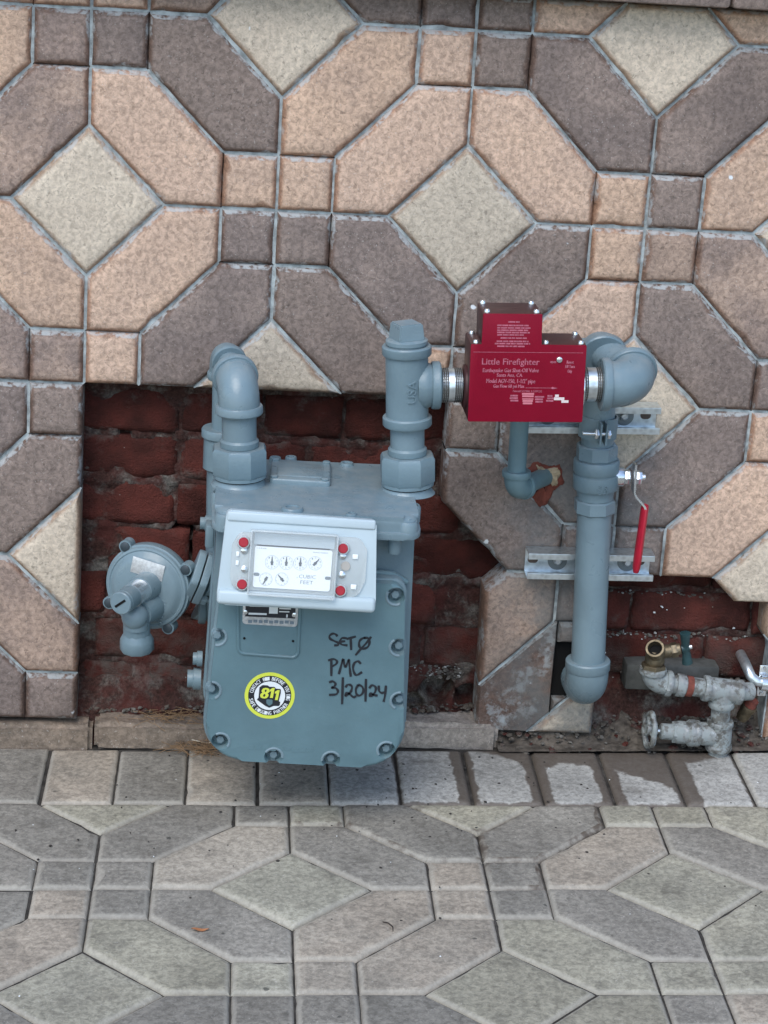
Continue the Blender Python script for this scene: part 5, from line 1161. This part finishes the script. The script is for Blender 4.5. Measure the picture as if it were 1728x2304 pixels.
# dirt slope where the kerb is missing
bm = bmesh.new(); g = []
for i in range(180):
    c = []
    for j in range(34):
        x = .655+.44*i/179; t = j/33; y = -.034+.098*t; zf_ = -.8405+.0323*(x-.05)
        z = zf_-.004+.062*max(0, t-.30+.18*noise.noise(Vector((x*14, 1, 1))))**1.15+noise.noise(Vector((x*38, y*38, 2)))*.011*(t+.12)+noise.noise(Vector((x*120, y*120, 5)))*.005*(t+.1); c.append(bm.verts.new((x, y, z)))
    g.append(c)
for i in range(179):
    for j in range(33): bm.faces.new((g[i][j], g[i+1][j], g[i+1][j+1], g[i][j+1]))
for f in bm.faces: f.smooth = True
me = bpy.data.meshes.new('dirt_slope'); bm.to_mesh(me); bm.free(); o = link('dirt_slope', me, DIRT); o['kind'] = 'stuff'
rr = random.Random(21); M = MB()
for _ in range(150):                                                           # dry needles heaped beside the meter's foot
    c = FPm @ Vector((rr.gauss(-.135, .022), rr.uniform(.415, .475), .002+rr.uniform(0, .010))); a = rr.uniform(0, math.pi); l = rr.uniform(.008, .024); d = Vector((math.cos(a)*l, math.sin(a)*l*.6, rr.uniform(-.2, .35)*l))
    M.tube([c-d, c+Vector((0, 0, .002)), c+d], .0004, 4)
for _ in range(110):
    c = Vector((rr.gauss(.145, .03), rr.uniform(-.004, .05), -.811+rr.uniform(0, .014))); a = rr.uniform(0, math.pi); l = rr.uniform(.008, .022); d = Vector((math.cos(a)*l, math.sin(a)*l*.5, rr.uniform(-.3, .5)*l)); M.tube([c-d, c+Vector((0, 0, .002)), c+d], .0004, 4)
o = M.build('pine_needles', STRAW, None, smooth=False); o['kind'] = 'stuff'
def leaf(name, label, x, y, l, w_, rot, mat):
    M = MB(FPm @ Matrix.Translation((x, y, .0022)) @ Matrix.Rotation(rot, 4, 'Z')); N_ = 9; v = []
    for k in range(N_):
        t = k/(N_-1); ww = w_*math.sin(math.pi*min(1, t*1.02))**.8+.0002; z = .0016*math.cos(t*5)
        v.append([M._v(((t-.5)*l, s_*ww/2, z+abs(s_)*.0012)) for s_ in (-1, 0, 1)])
    for a, b_ in zip(v, v[1:]): M.bm.faces.new((a[0], b_[0], b_[1], a[1])); M.bm.faces.new((a[1], b_[1], b_[2], a[2]))
    o = M.build(name, mat, None); return tag(o, label, 'leaf')
leaf('fallen_leaf', 'small dry orange-brown leaf lying on a blue-grey paving stone', -.121, -.118, .023, .0075, .05, simple('orange_brown_leaf', (.34, .14, .055), .7, nz=200, amp=.2))
M = MB(); M.tube([FPm @ Vector(p) for p in ((.119, -.096, .0015), (.126, -.100, .002), (.1315, -.110, .002), (.131, -.121, .0015))], [.0007, .0009, .0008, .0005], 6); o = M.build('curved_twig', simple('dark_twig', (.03, .022, .018), .8), None); tag(o, 'tiny curved dark twig lying on the paving', 'twig')
M = MB(); M.tube([FPm @ Vector(p) for p in ((-.150, .455, .012), (-.125, .446, .010), (-.103, .452, .012))], .0007, 5); o = M.build('dry_straw', simple('pale_straw', (.62, .55, .42), .7), None); tag(o, 'pale dry straw lying beside the foot of the meter', 'straw')
